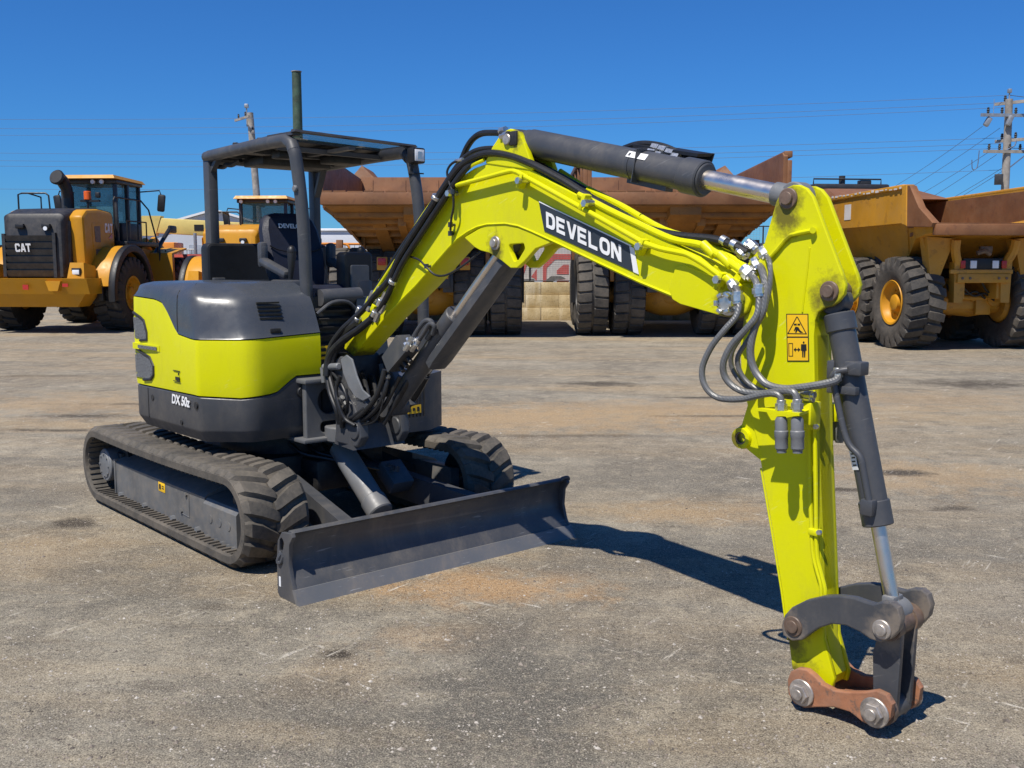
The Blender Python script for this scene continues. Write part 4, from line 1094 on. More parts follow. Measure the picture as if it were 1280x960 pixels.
c_ = MB(); c_.cyl(Q0+Vector((0, -.10, 0)), Q0+Vector((0, .10, 0)), .028, 18, bev=.004); c_.build('pivot_pin', M['bolt'], ac)
el = MB(); c = E(643, 173, y=-.08); el.box(c+Vector((0, .01, 0)), (.06, .05, .07), bev=.008); el.cyl(c+Vector((-.03, 0, .02)), c+Vector((-.10, 0, .03)), .018, 10); el.build('hose_elbow', M['iron'], EXC)
el = MB(); c = E(632, 170, y=-.08); el.cyl(c+Vector((-.03, 0, .0)), c+Vector((.02, 0, .005)), .021, 8); c = E(629, 164, y=-.05); el.cyl(c+Vector((-.02, 0, .0)), c+Vector((.02, 0, .004)), .020, 8); build_each(el, 'hose_fitting', M['zinc'], EXC)
# dark hose shield standing beyond the cylinder
hs = MB()
hs.plate(on_plane([(803, 178), (893, 192), (882, 226), (850, 214)], .17), .165, .175, 'y', bev=.002)
hs.hexa([E(803, 178, y=.17), E(893, 192, y=.17), E(890, 196, y=.17), E(806, 183, y=.17), E(790, 180, y=.08), E(873, 192, y=.08), E(871, 196, y=.08), E(792, 185, y=.08)])
hs.bar(E(850, 214, y=.17), E(850, 222, y=.09), .10, .02)
hs.build('hose_shield', M['black'], EXC)
run('black_hose', [(780, 186, .12), (795, 181, .12), (810, 180, .12), (828, 183, .12), (845, 190, .12), (860, 199, .12)], .016, 'hose')
run('black_hose', [(784, 190, .09), (800, 187, .09), (818, 189, .09), (836, 197, .09)], .014, 'hose')
hf = MB()
for a, b, y in ((820, 184.5, .09), (829, 187, .09), (838, 191, .09), (815, 191, .06), (823, 194, .06), (845, 196, .09)):
    c = E(a, b, y=y); hf.cyl(c-qa*.02, c+qa*.02, .019, 6)
build_each(hf, 'hose_fitting', M['zinc'], EXC)

# ---------------------------------------------------------------- grey hoses at the elbow
run('grey_hose', [(913, 354, -.12), (921, 362, -.15), (924, 376, -.17), (921, 394, -.19), (906, 412, -.22), (889, 434, -.24), (878, 460, -.25), (881, 482, -.25), (897, 497, -.24), (925, 499, -.23), (950, 494, -.22), (966, 492, -.215), (975, 496, -.21), (977, 506, -.21)], .0125, 'spiral', smooth=6)
run('grey_hose', [(938, 343, -.11), (945, 352, -.14), (949, 372, -.16), (946, 394, -.18), (932, 412, -.20), (914, 432, -.22), (904, 455, -.23), (908, 474, -.22), (925, 488, -.21), (950, 492, -.20), (975, 489, -.20), (991, 490, -.20), (996, 498, -.20), (996.5, 505, -.20)], .0135, 'spiral', smooth=6)
run('grey_hose', [(949, 331, -.05), (954, 342, -.11), (957, 362, -.14), (954, 388, -.16), (944, 408, -.17), (938, 438, -.18), (943, 462, -.18), (958, 480, -.18), (980, 486, -.17), (1005, 484, -.15), (1030, 480, -.12), (1044, 476, -.09), (1048, 470, -.07)], .0150, 'spiral', smooth=6)
run('grey_hose', [(957, 318, -.05), (962, 328, -.11), (963, 350, -.13), (959, 375, -.14), (950, 400, -.15), (935, 425, -.17), (922, 448, -.18), (928, 470, -.17), (945, 485, -.16), (970, 492, -.14), (1000, 494, -.12), (1014, 494, -.11)], .010, 'spiral', smooth=6)
run('grey_hose', [(945, 396, -.14), (930, 416, -.16), (915, 440, -.17), (916, 462, -.16), (932, 482, -.15), (955, 491, -.14), (985, 496, -.12), (1012, 498, -.11)], .010, 'spiral', smooth=6)
hf = MB()
def fitg(a, b, y, dx, dz, r=.019, l=.05, n_=10):
    c = E(a, b, y=y); d = Vector((dx, 0, dz)).normalized(); hf.cyl(c-d*l/2, c+d*l/2, r, n_, bev=.002); hf.cyl(c-d*l*.2, c+d*l*.25, r*1.25, 6)
fitg(917, 357, -.13, .7, -.7); fitg(935, 341, -.10, .8, -.6, .024, .06); fitg(945, 330, -.06, .6, -.8); fitg(955, 316, -.05, .6, -.8)
fitg(922, 372, -.17, .1, -1, .021, .05); fitg(949, 363, -.155, .1, -1, .022, .05)
fitg(928, 316, -.03, .8, -.6, .02, .05); fitg(921, 309, -.01, .8, -.6, .02, .05); fitg(940, 308, .02, .8, -.6, .02, .06)
fitg(976.5, 508, -.21, 0, -1, .018, .05); fitg(996.5, 507, -.20, 0, -1, .018, .05); fitg(1010, 493, -.115, 1, 0, .014, .06); fitg(1010, 498, -.11, 1, 0, .014, .05); fitg(1047, 468, -.07, 0, 1, .016, .05)
build_each(hf, 'hose_fitting', M['zinc'], EXC)
bk_ = MB(); bk_.plate(on_plane([(955, 305), (962, 307), (938, 347), (926, 342)], -.05), -.055, -.043, 'y', bev=.002); bk_.bar(E(930, 344, y=-.05), E(936, 350, y=-.05), .12, .02); bk_.build('hose_bracket', M['lime'], boom)

# ---------------------------------------------------------------- couplings and pipes on the arm
cp = MB(); a, b = E(950, 517, y=-.20), E(1012, 514, y=-.11)
cp.prism([(E(951, 516, y=-.20).x, -.235), (E(1006, 515, y=-.19).x, -.225), (E(1016, 515, y=-.09).x, -.10), (E(985, 515, y=-.09).x, -.095)], E(985, 515, y=-.2).z-.005, E(985, 515, y=-.2).z+.005, 'z')
c = E(1012, 513, y=-.10); cp.box((c.x, -.092, c.z-.01), (.045, .07, .085), bev=.004)
cp.build('coupling_bracket', M['lime'], arm)
for a, y in ((976.5, -.21), (996.5, -.20)):
    q = MB(); t0, t1 = E(a, 521, y=y), E(a+.5, 563, y=y); d = t1-t0
    q.lathe([(0, .017), (.012, .023), (.05, .023), (.054, .026), (.075, .026), (.079, .024), (.118, .024), (.126, .018), (.135, .018), (.136, .012)], t0, d, 22)
    build_each(q, 'hydraulic_coupling', M['cast'], EXC)
q = MB()
for a, b in ((1043, 525), (1050, 528)):
    t0 = E(a, b, y=.12); q.lathe([(0, .014), (.01, .02), (.10, .02), (.11, .014)], t0+Vector((0, 0, .03)), (0, 0, -1), 14)
build_each(q, 'hydraulic_coupling', M['cast'], EXC)
q = MB(); t0 = E(1043, 515, y=.11); q.box(t0, (.05, .05, .07), bev=.005); q.build('coupling_bracket', M['lime'], arm)
YA = -AY-.014
run('arm_pipe', [(1012, 490, YA), (1012, 540, YA), (1012.5, 600, YA), (1014, 650, YA), (1016, 690, YA), (1021, 712, YA), (1026, 730, YA), (1027, 748, YA)], .0085, 'lime', arm, 8, 4)
run('arm_pipe', [(1018, 495, YA), (1019, 560, YA), (1020, 630, YA), (1021, 690, YA), (1026, 715, YA), (1031, 735, YA), (1032, 748, YA)], .0085, 'lime', arm, 8, 4)
q = MB()
for px, py in ((1016, 533), (1019, 665), (1012, 497)):
    c = E(px, py, y=YA); q.box((c.x, -AY-.014, c.z), (.046, .032, .026), bev=.005)
build_each(q, 'pipe_bracket', M['lime'], arm)
q = MB()
for px, py in ((1021, 533), (1025, 665)):
    c = E(px, py, y=YA-.015); q.cyl((c.x, -AY-.03, c.z), (c.x, -AY-.042, c.z), .010, 6)
build_each(q, 'clamp_bolt', M['zinc'], arm)

# ---------------------------------------------------------------- bucket cylinder, links and coupler
k0 = E(1051, 376, y=0.03); k1 = E(1118, 765, y=0.0); K0 = Vector((k0.x, 0, k0.z)); K1 = Vector((k1.x, 0, k1.z)); ka = (K1-K0).normalized(); KL = (K1-K0).length; kn = Vector((ka.z, 0, -ka.x))
def kx(t, d=0, y=0): return K0+ka*(KL*t)+kn*d+Vector((0, y, 0))
c_ = MB(); c_.cyl(kx(.04), kx(.70), .050, 32, bev=.004); c_.cyl(kx(.04), kx(.10), .057, 32, bev=.005); c_.cyl(kx(.645), kx(.725), .057, 32, bev=.004); c_.cyl(K0-Vector((0, .037, 0)), K0+Vector((0, .037, 0)), .052, 24, bev=.006)
c_.box(kx(.225, -.05, -.035), (.07, .06, .05), bev=.006)
c_.box(kx(.285, .012, -.05), (.12, .03, .03), bev=.004); c_.box(kx(.66, -.01, -.06), (.05, .04, .06), bev=.006); c_.box(kx(.215, .052, .0), (.03, .09, .07), bev=.004)
bcy = c_.build('bucket_cylinder', M['grey'], EXC)
c_ = MB(); c_.tube([kx(.225, -.03, -.062), kx(.225, .0, -.075), kx(.235, .022, -.08), kx(.26, .028, -.075), kx(.40, .028, -.068), kx(.46, .015, -.068), kx(.50, -.018, -.068), kx(.55, -.02, -.066), kx(.66, -.02, -.066)], .0125, 12, 4); c_.build('cylinder_pipe', M['grey'], bcy)
c_ = MB(); c_.cyl(kx(.72), kx(.965), .0275, 24); c_.build('cylinder_rod', M['chrome'], bcy)
c_ = MB(); c_.box(kx(.965), (.05, .075, .05), bev=.008); c_.cyl(K1-Vector((0, .055, 0)), K1+Vector((0, .055, 0)), .050, 24, bev=.006); c_.build('rod_eye', M['cast'], bcy)
c_ = MB(); sd = (kn*.45+Vector((0, -1, 0))*.9).normalized(); rot = Matrix((sd.cross(ka), ka, sd)).transposed(); c_.box(kx(.505)+sd*.0508, (.036, .085, .002), rot); c_.build('white_sticker', M['white'], bcy)
c_ = MB(); 
for k in range(4): c_.box(kx(.49+.012*k)+sd*.0522+sd.cross(ka)*.002*(k % 2), (.022, .005, .001), rot)
c_.build('sticker_print', M['ink'], bcy)
lk_ = [(979, 794), (977, 782), (981, 769), (990, 759), (1008, 750), (1030, 745), (1050, 744.5), (1068, 747), (1082, 752), (1092, 755), (1103, 752), (1115, 753), (1123, 760), (1127, 774), (1124, 788), (1114, 799), (1101, 803), (1088, 799), (1075, 790), (1058, 782), (1040, 780), (1024, 785), (1012, 793), (1003, 800), (990, 801)]
LK = EXZ(lk_, -.125)
for sg in (-1, 1):
    q = MB(); q.plate(LK, sg*.092, sg*.128, 'y', bev=.006); lo = q.build('side_link', M['grey'], EXC)
c1, c2 = E(991, 783, y=-.125), E(1102, 787, y=-.125)
pin(991, 783, -.131, .040, 'brown', .012); pin(1102, 787, -.131, .036, 'bolt', .016)
q = MB()
q.cyl((c1.x, -.127, c1.z), (c1.x, .135, c1.z), .036, 20); q.cyl((c1.x, -.091, c1.z), (c1.x, -.063, c1.z), .050, 24); q.cyl((c1.x, .063, c1.z), (c1.x, .091, c1.z), .050, 24); q.build('pivot_pin', M['brown'], EXC)
q = MB(); q.cyl((c2.x, -.12, c2.z), (c2.x, .135, c2.z), .034, 24)
q.lathe([(-.088, .03), (-.088, .052), (-.04, .052), (-.04, .045), (.04, .045), (.04, .052), (.088, .052), (.088, .03)], (c2.x, 0, c2.z), (0, 1, 0), 28, closed=True)
q.build('link_bush', M['brown'], EXC)
d1 = E(1003, 868, y=-.12); d2 = E(1094, 893, y=-.12)
q = MB()
q.plate([(c2.x-.035, c2.z), (c2.x+.045, c2.z-.01), (d2.x+.05, d2.z+.02), (d2.x+.03, d2.z-.04), (d2.x-.04, d2.z-.03), (c2.x-.065, c2.z-.12)], -.062, -.038, 'y', bev=.004)
q.plate([(c2.x-.035, c2.z), (c2.x+.045, c2.z-.01), (d2.x+.05, d2.z+.02), (d2.x+.03, d2.z-.04), (d2.x-.04, d2.z-.03), (c2.x-.065, c2.z-.12)], .038, .062, 'y', bev=.004)
q.hexa([(c2.x-.04, -.05, c2.z-.10), (c2.x-.02, -.05, c2.z-.10), (c2.x-.02, .05, c2.z-.10), (c2.x-.04, .05, c2.z-.10), (d2.x-.03, -.05, d2.z+.03), (d2.x-.01, -.05, d2.z+.03), (d2.x-.01, .05, d2.z+.03), (d2.x-.03, .05, d2.z+.03)])
q.cyl((d2.x, -.066, d2.z), (d2.x, .066, d2.z), .046, 24, bev=.005)
q.build('coupler_link', M['grey'], EXC)
hp = [(984, 852), (988, 842), (997, 838), (1008, 840), (1017, 847), (1027, 858), (1042, 866), (1060, 868), (1080, 868), (1095, 866), (1108, 872), (1115, 884), (1113, 900), (1104, 910), (1091, 912), (1077, 905), (1062, 893), (1042, 887), (1020, 887), (1005, 888), (992, 882), (985, 870)]
HP = EXZ(hp, -.12)
lift = max(0, .012-min(z for x, z in HP))
HP = [(x, z+lift) for x, z in HP]; d1.z += lift; d2.z += lift
for sg in (-1, 1):
    q = MB(); q.plate(HP, sg*.090, sg*.120, 'y', bev=.005); q.build('hitch_plate', M['primer'], EXC)
q = MB(); q.hexa([(d1.x+.08, -.09, d1.z-.03), (d2.x-.06, -.09, d2.z-.02), (d2.x-.06, .09, d2.z-.02), (d1.x+.08, .09, d1.z-.03), (d1.x+.08, -.09, d1.z-.01), (d2.x-.06, -.09, d2.z+.0), (d2.x-.06, .09, d2.z+.0), (d1.x+.08, .09, d1.z-.01)]); q.build('hitch_crossplate', M['primer'], EXC)
for dd, r in ((d1, .047), (d2, .050)):
    q = MB()
    q.cyl((dd.x, -.150, dd.z), (dd.x, .150, dd.z), r*.55, 6)
    q.cyl((dd.x, -.121, dd.z), (dd.x, -.132, dd.z), r*1.12, 30, bev=.003); q.cyl((dd.x, -.132, dd.z), (dd.x, -.152, dd.z), r*.80, 6, bev=.003); q.cyl((dd.x, -.152, dd.z), (dd.x, -.162, dd.z), r*.45, 16, bev=.002)
    q.cyl((dd.x, .121, dd.z), (dd.x, .134, dd.z), r*1.1, 26, bev=.003); q.cyl((dd.x, .134, dd.z), (dd.x, .152, dd.z), r*.8, 6, bev=.003)
    q.build('hitch_bolt', M['bolt'], EXC)
    q = MB(); q.lathe([(-.089, .03), (-.089, r*1.2), (-.063, r*1.2), (-.063, .03)], (dd.x, 0, dd.z), (0, 1, 0), 24, closed=True); q.build('bolt_spacer', M['brown'], EXC)
# ================================================================ vehicles behind
def tyre(parent, c, Rr, Wd, nl, rimr, mat, rimmat, axis=(1, 0, 0), lugh=.05, hub_side=1, block=True):
    """off-road tyre with staggered lugs, axle along local x; the rim is its sub-part"""
    m = MB(); h = Wd/2; Ri = rimr
    Rb = Rr-lugh
    m.lathe([(-h*.80, Ri), (-h*.97, Ri+(Rb-Ri)*.35), (-h, Ri+(Rb-Ri)*.6), (-h*.93, Rb-.06), (-h*.80, Rb-.01), (-h*.4, Rb), (h*.4, Rb), (h*.80, Rb-.01), (h*.93, Rb-.06), (h, Ri+(Rb-Ri)*.6), (h*.97, Ri+(Rb-Ri)*.35), (h*.80, Ri)], c, (1, 0, 0), 48, closed=True)
    cx, cy, cz = c
    for sg in (-1, 1):
        for i in range(nl):
            a0 = 2*PI*(i+(.5 if sg > 0 else 0))/nl; da = 2*PI/nl
            secs = []
            spec = ((h*1.0, -.17, .27, -.17, .0), (h*.93, -.14, .31, -.015, .0), (h*.60, .0, .33, .0, .0), (h*.10, .16, .30, .0, .0), (-h*.02, .20, .24, -.02, 0)) if block else ((h*.98, -.06, .34, -.12, 0), (h*.90, -.05, .37, -.01, 0), (h*.5, .0, .40, .0, 0), (h*.12, .06, .38, 0, 0), (h*.06, .07, .34, -.02, 0))
            for ax, dc, hw, dr, _ in spec:
                q = []
                for dv, rr in ((-hw-.06, Rb-.012), (-hw+.02, Rr), (hw-.02, Rr), (hw+.06, Rb-.012)):
                    a = a0+da*(dc+dv); r_ = rr+dr if rr == Rr else rr+min(dr, 0)-.01
                    q.append(Vector((cx+sg*ax, cy+math.sin(a)*r_, cz+math.cos(a)*r_)))
                secs.append(q)
            m.loft(secs)
    t = m.build('tyre', M[mat], parent, 35)
    k = MB(); s = hub_side
    k.lathe([(s*-h*.6, Ri*.99), (s*h*.78, Ri*.99), (s*h*.86, Ri*1.04), (s*h*.90, Ri*1.02), (s*h*.86, Ri*.93), (s*h*.62, Ri*.88), (s*h*.50, Ri*.80), (s*h*.40, Ri*.50), (s*h*.42, Ri*.42), (s*h*.72, Ri*.36), (s*h*.76, Ri*.30), (s*h*.76, .0)], c, (1, 0, 0), 36)
    for j in range(12):
        a = j*PI/6; k.cyl((cx+s*h*.40, cy+Ri*.62*math.cos(a), cz+Ri*.62*math.sin(a)), (cx+s*h*.52, cy+Ri*.62*math.cos(a), cz+Ri*.62*math.sin(a)), .022, 6)
    k.build('rim', M[rimmat], t)
    return t

# ---------------------------------------------------------------- rigid dump trucks seen from the tail
def dump_truck(label, loc, rz, seed, gs):
    rnd = random.Random(seed)
    T = thing('dump_truck', label, 'dump truck', loc, rz, 'rusty dump trucks parked tail-on behind the excavator')
    hw = 2.12
    b = MB()
    # floor: duck tail rising to the lip, chamfered flanks
    secs = []
    for y, zc, zs, wc in ((-2.30, 2.96, 3.00, 2.00), (-1.9, 2.80, 2.98, 1.90), (-.9, 2.40, 2.95, 1.62), (.2, 2.00, 2.93, 1.40), (1.4, 1.86, 2.90, 1.34), (3.6, 1.80, 2.90, 1.30)):
        secs.append([Vector((-hw, y, zs)), Vector((-wc, y, zc)), Vector((wc, y, zc)), Vector((hw, y, zs)), Vector((hw, y, zs+.14)), Vector((-hw, y, zs+.14))])
    b.loft(secs)
    body = b.build('dump_body', M['rustdark'], T, 25)
    r = MB()
    for k, y in enumerate((-1.95, -1.62, -1.28, -.92, -.55, -.18, .25, .7)):
        t = (y+2.3)/2.5; z = 2.96-.38*(y+2.30) if y < .2 else 2.0-.1*(y-.2); wc = 2.0-.24*(y+2.3)
        r.bar((-wc, y, z-.04), (wc, y, z-.04), .13, .12, bev=.02)
        for sg in (-1, 1): r.bar((sg*wc, y, z-.03), (sg*hw, y, 2.95), .12, .10)
    for x in (-.42, .42): r.hexa([(x-.09, -1.9, 2.55), (x+.09, -1.9, 2.55), (x+.09, -1.9, 2.80), (x-.09, -1.9, 2.80), (x-.09, 1.5, 1.45), (x+.09, 1.5, 1.45), (x+.09, 1.5, 1.88), (x-.09, 1.5, 1.88)], .02)
    r.hexa([(-.34, -2.28, 2.78), (.34, -2.28, 2.78), (.34, -2.28, 2.96), (-.34, -2.28, 2.96), (-.62, .1, 1.82), (.62, .1, 1.82), (.62, .1, 2.05), (-.62, .1, 2.05)], .02)
    for sg in (-1, 1):
        r.quad([(sg*.85, -1.6, 2.66), (sg*1.15, -1.6, 2.66), (sg*1.0, .2, 1.7), (sg*.7, .2, 1.7)], .08)
    r.build('floor_rib', M['rustdark'], body)
    l = MB(); l.span((-hw-.03, -2.42, 2.99), (hw+.03, -2.30, 3.26), .012)
    x = -hw
    while x < hw-.1:
        w = rnd.uniform(.18, .5); l.box((x+w/2, -2.36, 3.27+rnd.uniform(-.006, .012)), (w*.9, .12, .03)); x += w
    l.build('tail_lip', M['rust'], body)
    f = MB(); f.hexa([(-hw, -2.30, 3.10), (hw, -2.30, 3.10), (hw, -2.30, 3.24), (-hw, -2.30, 3.24), (-hw, 3.5, 2.2), (hw, 3.5, 2.2), (hw, 3.5, 2.3), (-hw, 3.5, 2.3)]); f.build('body_floor', M['rust'], body)
    for sg in (-1, 1):
        w = MB()
        w.plate([(-2.40, 3.0), (-2.40, 4.02), (-2.30, 4.10), (-2.0, 4.10), (3.5, 3.95), (3.5, 2.9)], sg*hw-.05, sg*hw+.05, 'x', bev=.01)
        for y in (-2.33, -1.4, -.4, .6, 1.6, 2.6): w.box((sg*(hw+.09), y, 3.45), (.10, .16, .98), bev=.015)
        w.bar((sg*(hw+.07), -2.36, 4.07), (sg*(hw+.07), 3.5, 3.95), .18, .14, bev=.02)
        w.bar((sg*(hw-.06), -2.34, 3.2), (sg*(hw-.06), -2.34, 4.05), .08, .12)
        w.build('side_wall', M['rust'], body)
        fl = MB(); fl.hexa([(sg*2.03, -1.2, 2.95), (sg*2.10, -.9, 2.95), (sg*2.10, .9, 2.95), (sg*2.03, .9, 2.95), (sg*1.45, -1.0, 2.15), (sg*1.52, -.8, 2.15), (sg*1.52, .8, 2.15), (sg*1.45, .8, 2.15)])
        fl.build('rock_deflector', M['rustdark'], body)
    k = MB()
    k.hexa([(-hw, 3.20, 2.3), (hw, 3.20, 2.3), (hw, 3.30, 2.3), (-hw, 3.30, 2.3), (-hw, 3.55, 4.07), (hw, 3.55, 4.07), (hw, 3.67, 4.07), (-hw, 3.67, 4.07)], .01)
    for j in range(5): k.bar((-1.8+j*.9, 3.21, 2.4), (-1.8+j*.9, 3.53, 4.0), .03, .03)
    k.build('bulkhead', M['rust'], body)
    g = MB()
    for sg in (gs,):
        g.hexa([(sg*.9, 3.70, 3.85), (sg*2.7, 3.70, 3.85), (sg*2.7, 5.2, 3.88), (sg*.9, 5.2, 3.88), (sg*.9, 3.70, 3.95), (sg*2.7, 3.70, 3.95), (sg*2.7, 5.2, 3.98), (sg*.9, 5.2, 3.98)], .02)
        g.hexa([(sg*1.62, 4.1, 3.9), (sg*2.70, 3.9, 3.8), (sg*2.80, 5.2, 3.8), (sg*1.62, 5.2, 3.9), (sg*1.98, 4.5, 4.34), (sg*2.20, 4.3, 4.46), (sg*2.26, 5.1, 4.44), (sg*1.98, 5.1, 4.34)], .004)
    g.build('cab_guard', M['rust'], body, 12)
    # chassis, axle, struts
    c = MB()
    for sg in (-1, 1): c.span((sg*.55-.12, -1.2, 1.05), (sg*.55+.12, 5.2, 1.55), .02)
    c.span((-.6, -1.25, 1.15), (.6, -1.05, 1.5), .02); c.span((-.9, 3.0, .7), (.9, 5.2, 1.9), .05); c.span((-1.0, 3.7, 1.6), (1.0, 5.2, 2.7), .05)
    ch = c.build('chassis', M['darkmetal'], T)
    a = MB(); a.lathe([(-1.9, .16), (-1.25, .22), (-.8, .30), (-.42, .46), (-.2, .52), (.2, .52), (.42, .46), (.8, .30), (1.25, .22), (1.9, .16)], (0, 0, .98), (1, 0, 0), 24)
    for sg in (-1, 1): a.cyl((sg*.62, -.35, 1.0), (sg*.62, -.2, 2.0), .11, 16); a.cyl((sg*.62, -.36, .95), (sg*.62, -.32, 1.2), .16, 16)
    a.ico((0, -.42, .95), .22, 2, (1.4, .6, 1)); a.build('rear_axle', M['catold'], T)
    for sg in (-1, 1):
        for x in (1.03, 1.89): tyre(T, (sg*x, 0, 1.05), 1.05, .76, 26, .55, 'tyre', 'darkmetal', hub_side=sg, block=False, lugh=.045)
        tyre(T, (sg*1.75, 3.9, 1.05), 1.05, .76, 26, .55, 'tyre', 'darkmetal', hub_side=sg, block=False, lugh=.045)
        fm = MB(); fm.span((sg*2.28-.05, .55, .75), (sg*2.28+.05, .68, 2.2)); fm.build('mud_flap', M['black'], T)
        fb = MB(); fb.box((sg*2.24, .60, 2.05), (.16, .12, .5), bev=.01); fb.build('flap_bracket', M['rust'], T)
    for sg in (-1, 1):
        h = MB(); h.cyl((sg*.95, 1.6, 1.1), (sg*.95, .5, 2.1), .13, 16); h.build('hoist_cylinder', M['darkmetal'], T)
    rf_ = MB(); rf_.span((-.75, -1.45, 1.55), (.75, -1.28, 1.86), .02); rf_.box((-.95, -1.30, 1.72), (.24, .10, .30), bev=.02); rf_.box((.95, -1.30, 1.72), (.24, .10, .30), bev=.02); rf_.bar((-.5, -1.3, 1.55), (-.5, -1.0, 1.1), .12, .12); rf_.bar((.5, -1.3, 1.55), (.5, -1.0, 1.1), .12, .12); rf_.build('rear_crossmember', M['catold'], T)
    for sg in (-1, 1):
        q = MB(); q.box((sg*.95, -1.365, 1.76), (.18, .03, .16), bev=.008); q.build('tail_light', M['redlens'], T)
        q = MB(); q.box((sg*.58, -1.47, 1.70), (.16, .04, .12), bev=.008); q.build('rear_lamp', M['lens'], T)
        q = MB(); q.tube([(sg*.3, -1.2, 1.5), (sg*.42, -.9, 1.2), (sg*.5, -.5, 1.35), (sg*.45, -.1, 1.6)], .03, 8, 5); q.tube([(sg*.22, -1.1, 1.6), (sg*.26, -.8, 1.25), (sg*.3, -.5, 1.1)], .025, 8, 5); q.build('brake_hose', M['hose'], T)
    # wheel chock rope and ejector bar hanging between the duals
    rk = MB(); rk.bar((-1.46, -.7, 2.35), (-1.46, -.9, 1.3), .10, .12, bev=.02); rk.bar((1.46, -.7, 2.35), (1.46, -.9, 1.3), .10, .12, bev=.02); rk.build('rock_ejector', M['rustdark'], T)
    return T
dump_truck('rusty dump truck behind the excavator canopy, tail facing the camera', (-2.03, 24.62, 0), 0.0, 3, -1)
dump_truck('rusty dump truck behind the lime boom, tail facing the camera', (3.80, 24.62, 0), 0.0, 5, 1)

# ---------------------------------------------------------------- articulated dump truck at the right
T = thing('articulated_truck', 'yellow articulated dump truck with rust-lipped tray parked behind the bucket cylinder', 'dump truck', (9.18, 20.75, 0), R(6.3))
hw = 1.34
b = MB()
secs = []
for y, zf, wi, zt in ((-1.30, 2.30, 1.34, 2.40), (-.98, 2.28, 1.33, 2.44), (-.55, 2.20, 1.30, 2.62), (.3, 1.80, 1.0, 2.56), (1.2, 1.62, .92, 2.52), (4.6, 1.55, .90, 2.50)):
    secs.append([Vector((-hw, y, zt)), Vector((-wi, y, zf)), Vector((wi, y, zf)), Vector((hw, y, zt)), Vector((hw-.10, y, zt)), Vector((wi-.1, y, zf+.10)), Vector((-wi+.1, y, zf+.10)), Vector((-hw+.10, y, zt))])
b.loft(secs)
body = b.build('dump_body', M['catold'], T, 25)
b = MB(); 
b.hexa([(-1.22, -1.28, 2.46), (1.22, -1.28, 2.46), (1.0, .8, 1.9), (-1.0, .8, 1.9), (-1.22, -1.28, 2.49), (1.22, -1.28, 2.49), (1.0, .8, 1.95), (-1.0, .8, 1.95)])
b.hexa([(-1.0, .8, 1.9), (1.0, .8, 1.9), (.95, 4.5, 1.9), (-.95, 4.5, 1.9), (-1.0, .8, 1.95), (1.0, .8, 1.95), (.95, 4.5, 1.95), (-.95, 4.5, 1.95)])
b.hexa([(-1.3, 4.4, 1.9), (1.3, 4.4, 1.9), (1.3, 4.5, 1.9), (-1.3, 4.5, 1.9), (-1.3, 4.7, 3.45), (1.3, 4.7, 3.45), (1.3, 4.8, 3.45), (-1.3, 4.8, 3.45)])
b.build('body_floor', M['rust'], body)
l = MB(); l.span((-hw-.02, -1.42, 2.25), (hw+.06, -1.28, 2.46), .015); l.hexa([(-hw, -1.40, 2.44), (hw, -1.40, 2.44), (hw-.1, -.2, 2.25), (-hw+.1, -.2, 2.25), (-hw, -1.40, 2.48), (hw, -1.40, 2.48), (hw-.1, -.2, 2.32), (-hw+.1, -.2, 2.32)])
l.build('tail_lip', M['rust'], body)
for sg in (-1, 1):
    w = MB(); w.plate([(-.30, 2.52), (-.24, 3.24), (-.14, 3.27), (4.7, 3.20), (4.7, 2.50), (1.5, 2.50)], sg*hw-.05, sg*hw+.03, 'x', bev=.012)
    w.bar((sg*(hw+.02), -.18, 3.24), (sg*(hw+.02), 4.7, 3.18), .14, .09, bev=.02)
    w.build('side_wall', M['catold'], body)
    w = MB(); w.plate([(-.42, 2.46), (-.22, 2.50), (-.18, 3.26), (-.36, 3.27)], sg*hw-.10, sg*hw+.07, 'x', bev=.012); w.build('tail_post', M['catold'], body)
    w = MB(); w.plate([(-1.36, 2.40), (-.43, 2.44), (-.37, 3.25), (-.47, 3.24), (-.86, 2.80), (-1.40, 2.48)], sg*hw-.09, sg*hw+.06, 'x', bev=.012); w.build('tail_wedge', M['rust'], body)
    w = MB(); w.plate([(-.95, 2.40), (-.3, 3.18), (4.6, 3.15), (4.6, 2.45), (.8, 2.45)], sg*(hw-.07)-.015, sg*(hw-.07)+.0, 'x', bev=.002); w.build('wall_liner', M['rust'], body)
    w = MB()
    w.hexa([(sg*hw, -.25, 2.53), (sg*hw, 4.6, 2.52), (sg*.95, 4.6, 1.60), (sg*1.02, .2, 1.78), (sg*(hw-.06), -.25, 2.53), (sg*(hw-.06), 4.6, 2.52), (sg*.89, 4.6, 1.60), (sg*.96, .2, 1.78)])
    w.build('body_flank', M['catold'], body)
wp = MB()
for (x0, x1, z0, z1) in ((.6, .95, 2.75, 2.98),): wp.box((-hw-.056, 2.35, 2.86), (.006, .32, .34))
for k in range(22): wp.box((-hw-.093, -.1+k*.20, 3.225+random.uniform(-.02, .03)), (.008, random.uniform(.05, .18), random.uniform(.02, .05)))
wp.build('worn_paint_patch', M['bannerwhite'], body)
g = MB(); g.hexa([(-1.36, 2.9, 3.2), (1.36, 2.9, 3.2), (1.36, 5.0, 3.2), (-1.36, 5.0, 3.2), (-1.1, 4.2, 3.52), (1.1, 4.2, 3.52), (1.1, 5.0, 3.56), (-1.1, 5.0, 3.56)], .01); g.build('spill_guard', M['rust'], body)
c = MB()
for sg in (-1, 1): c.span((sg*.42-.09, -.75, 1.02), (sg*.42+.09, 5.0, 1.40), .02)
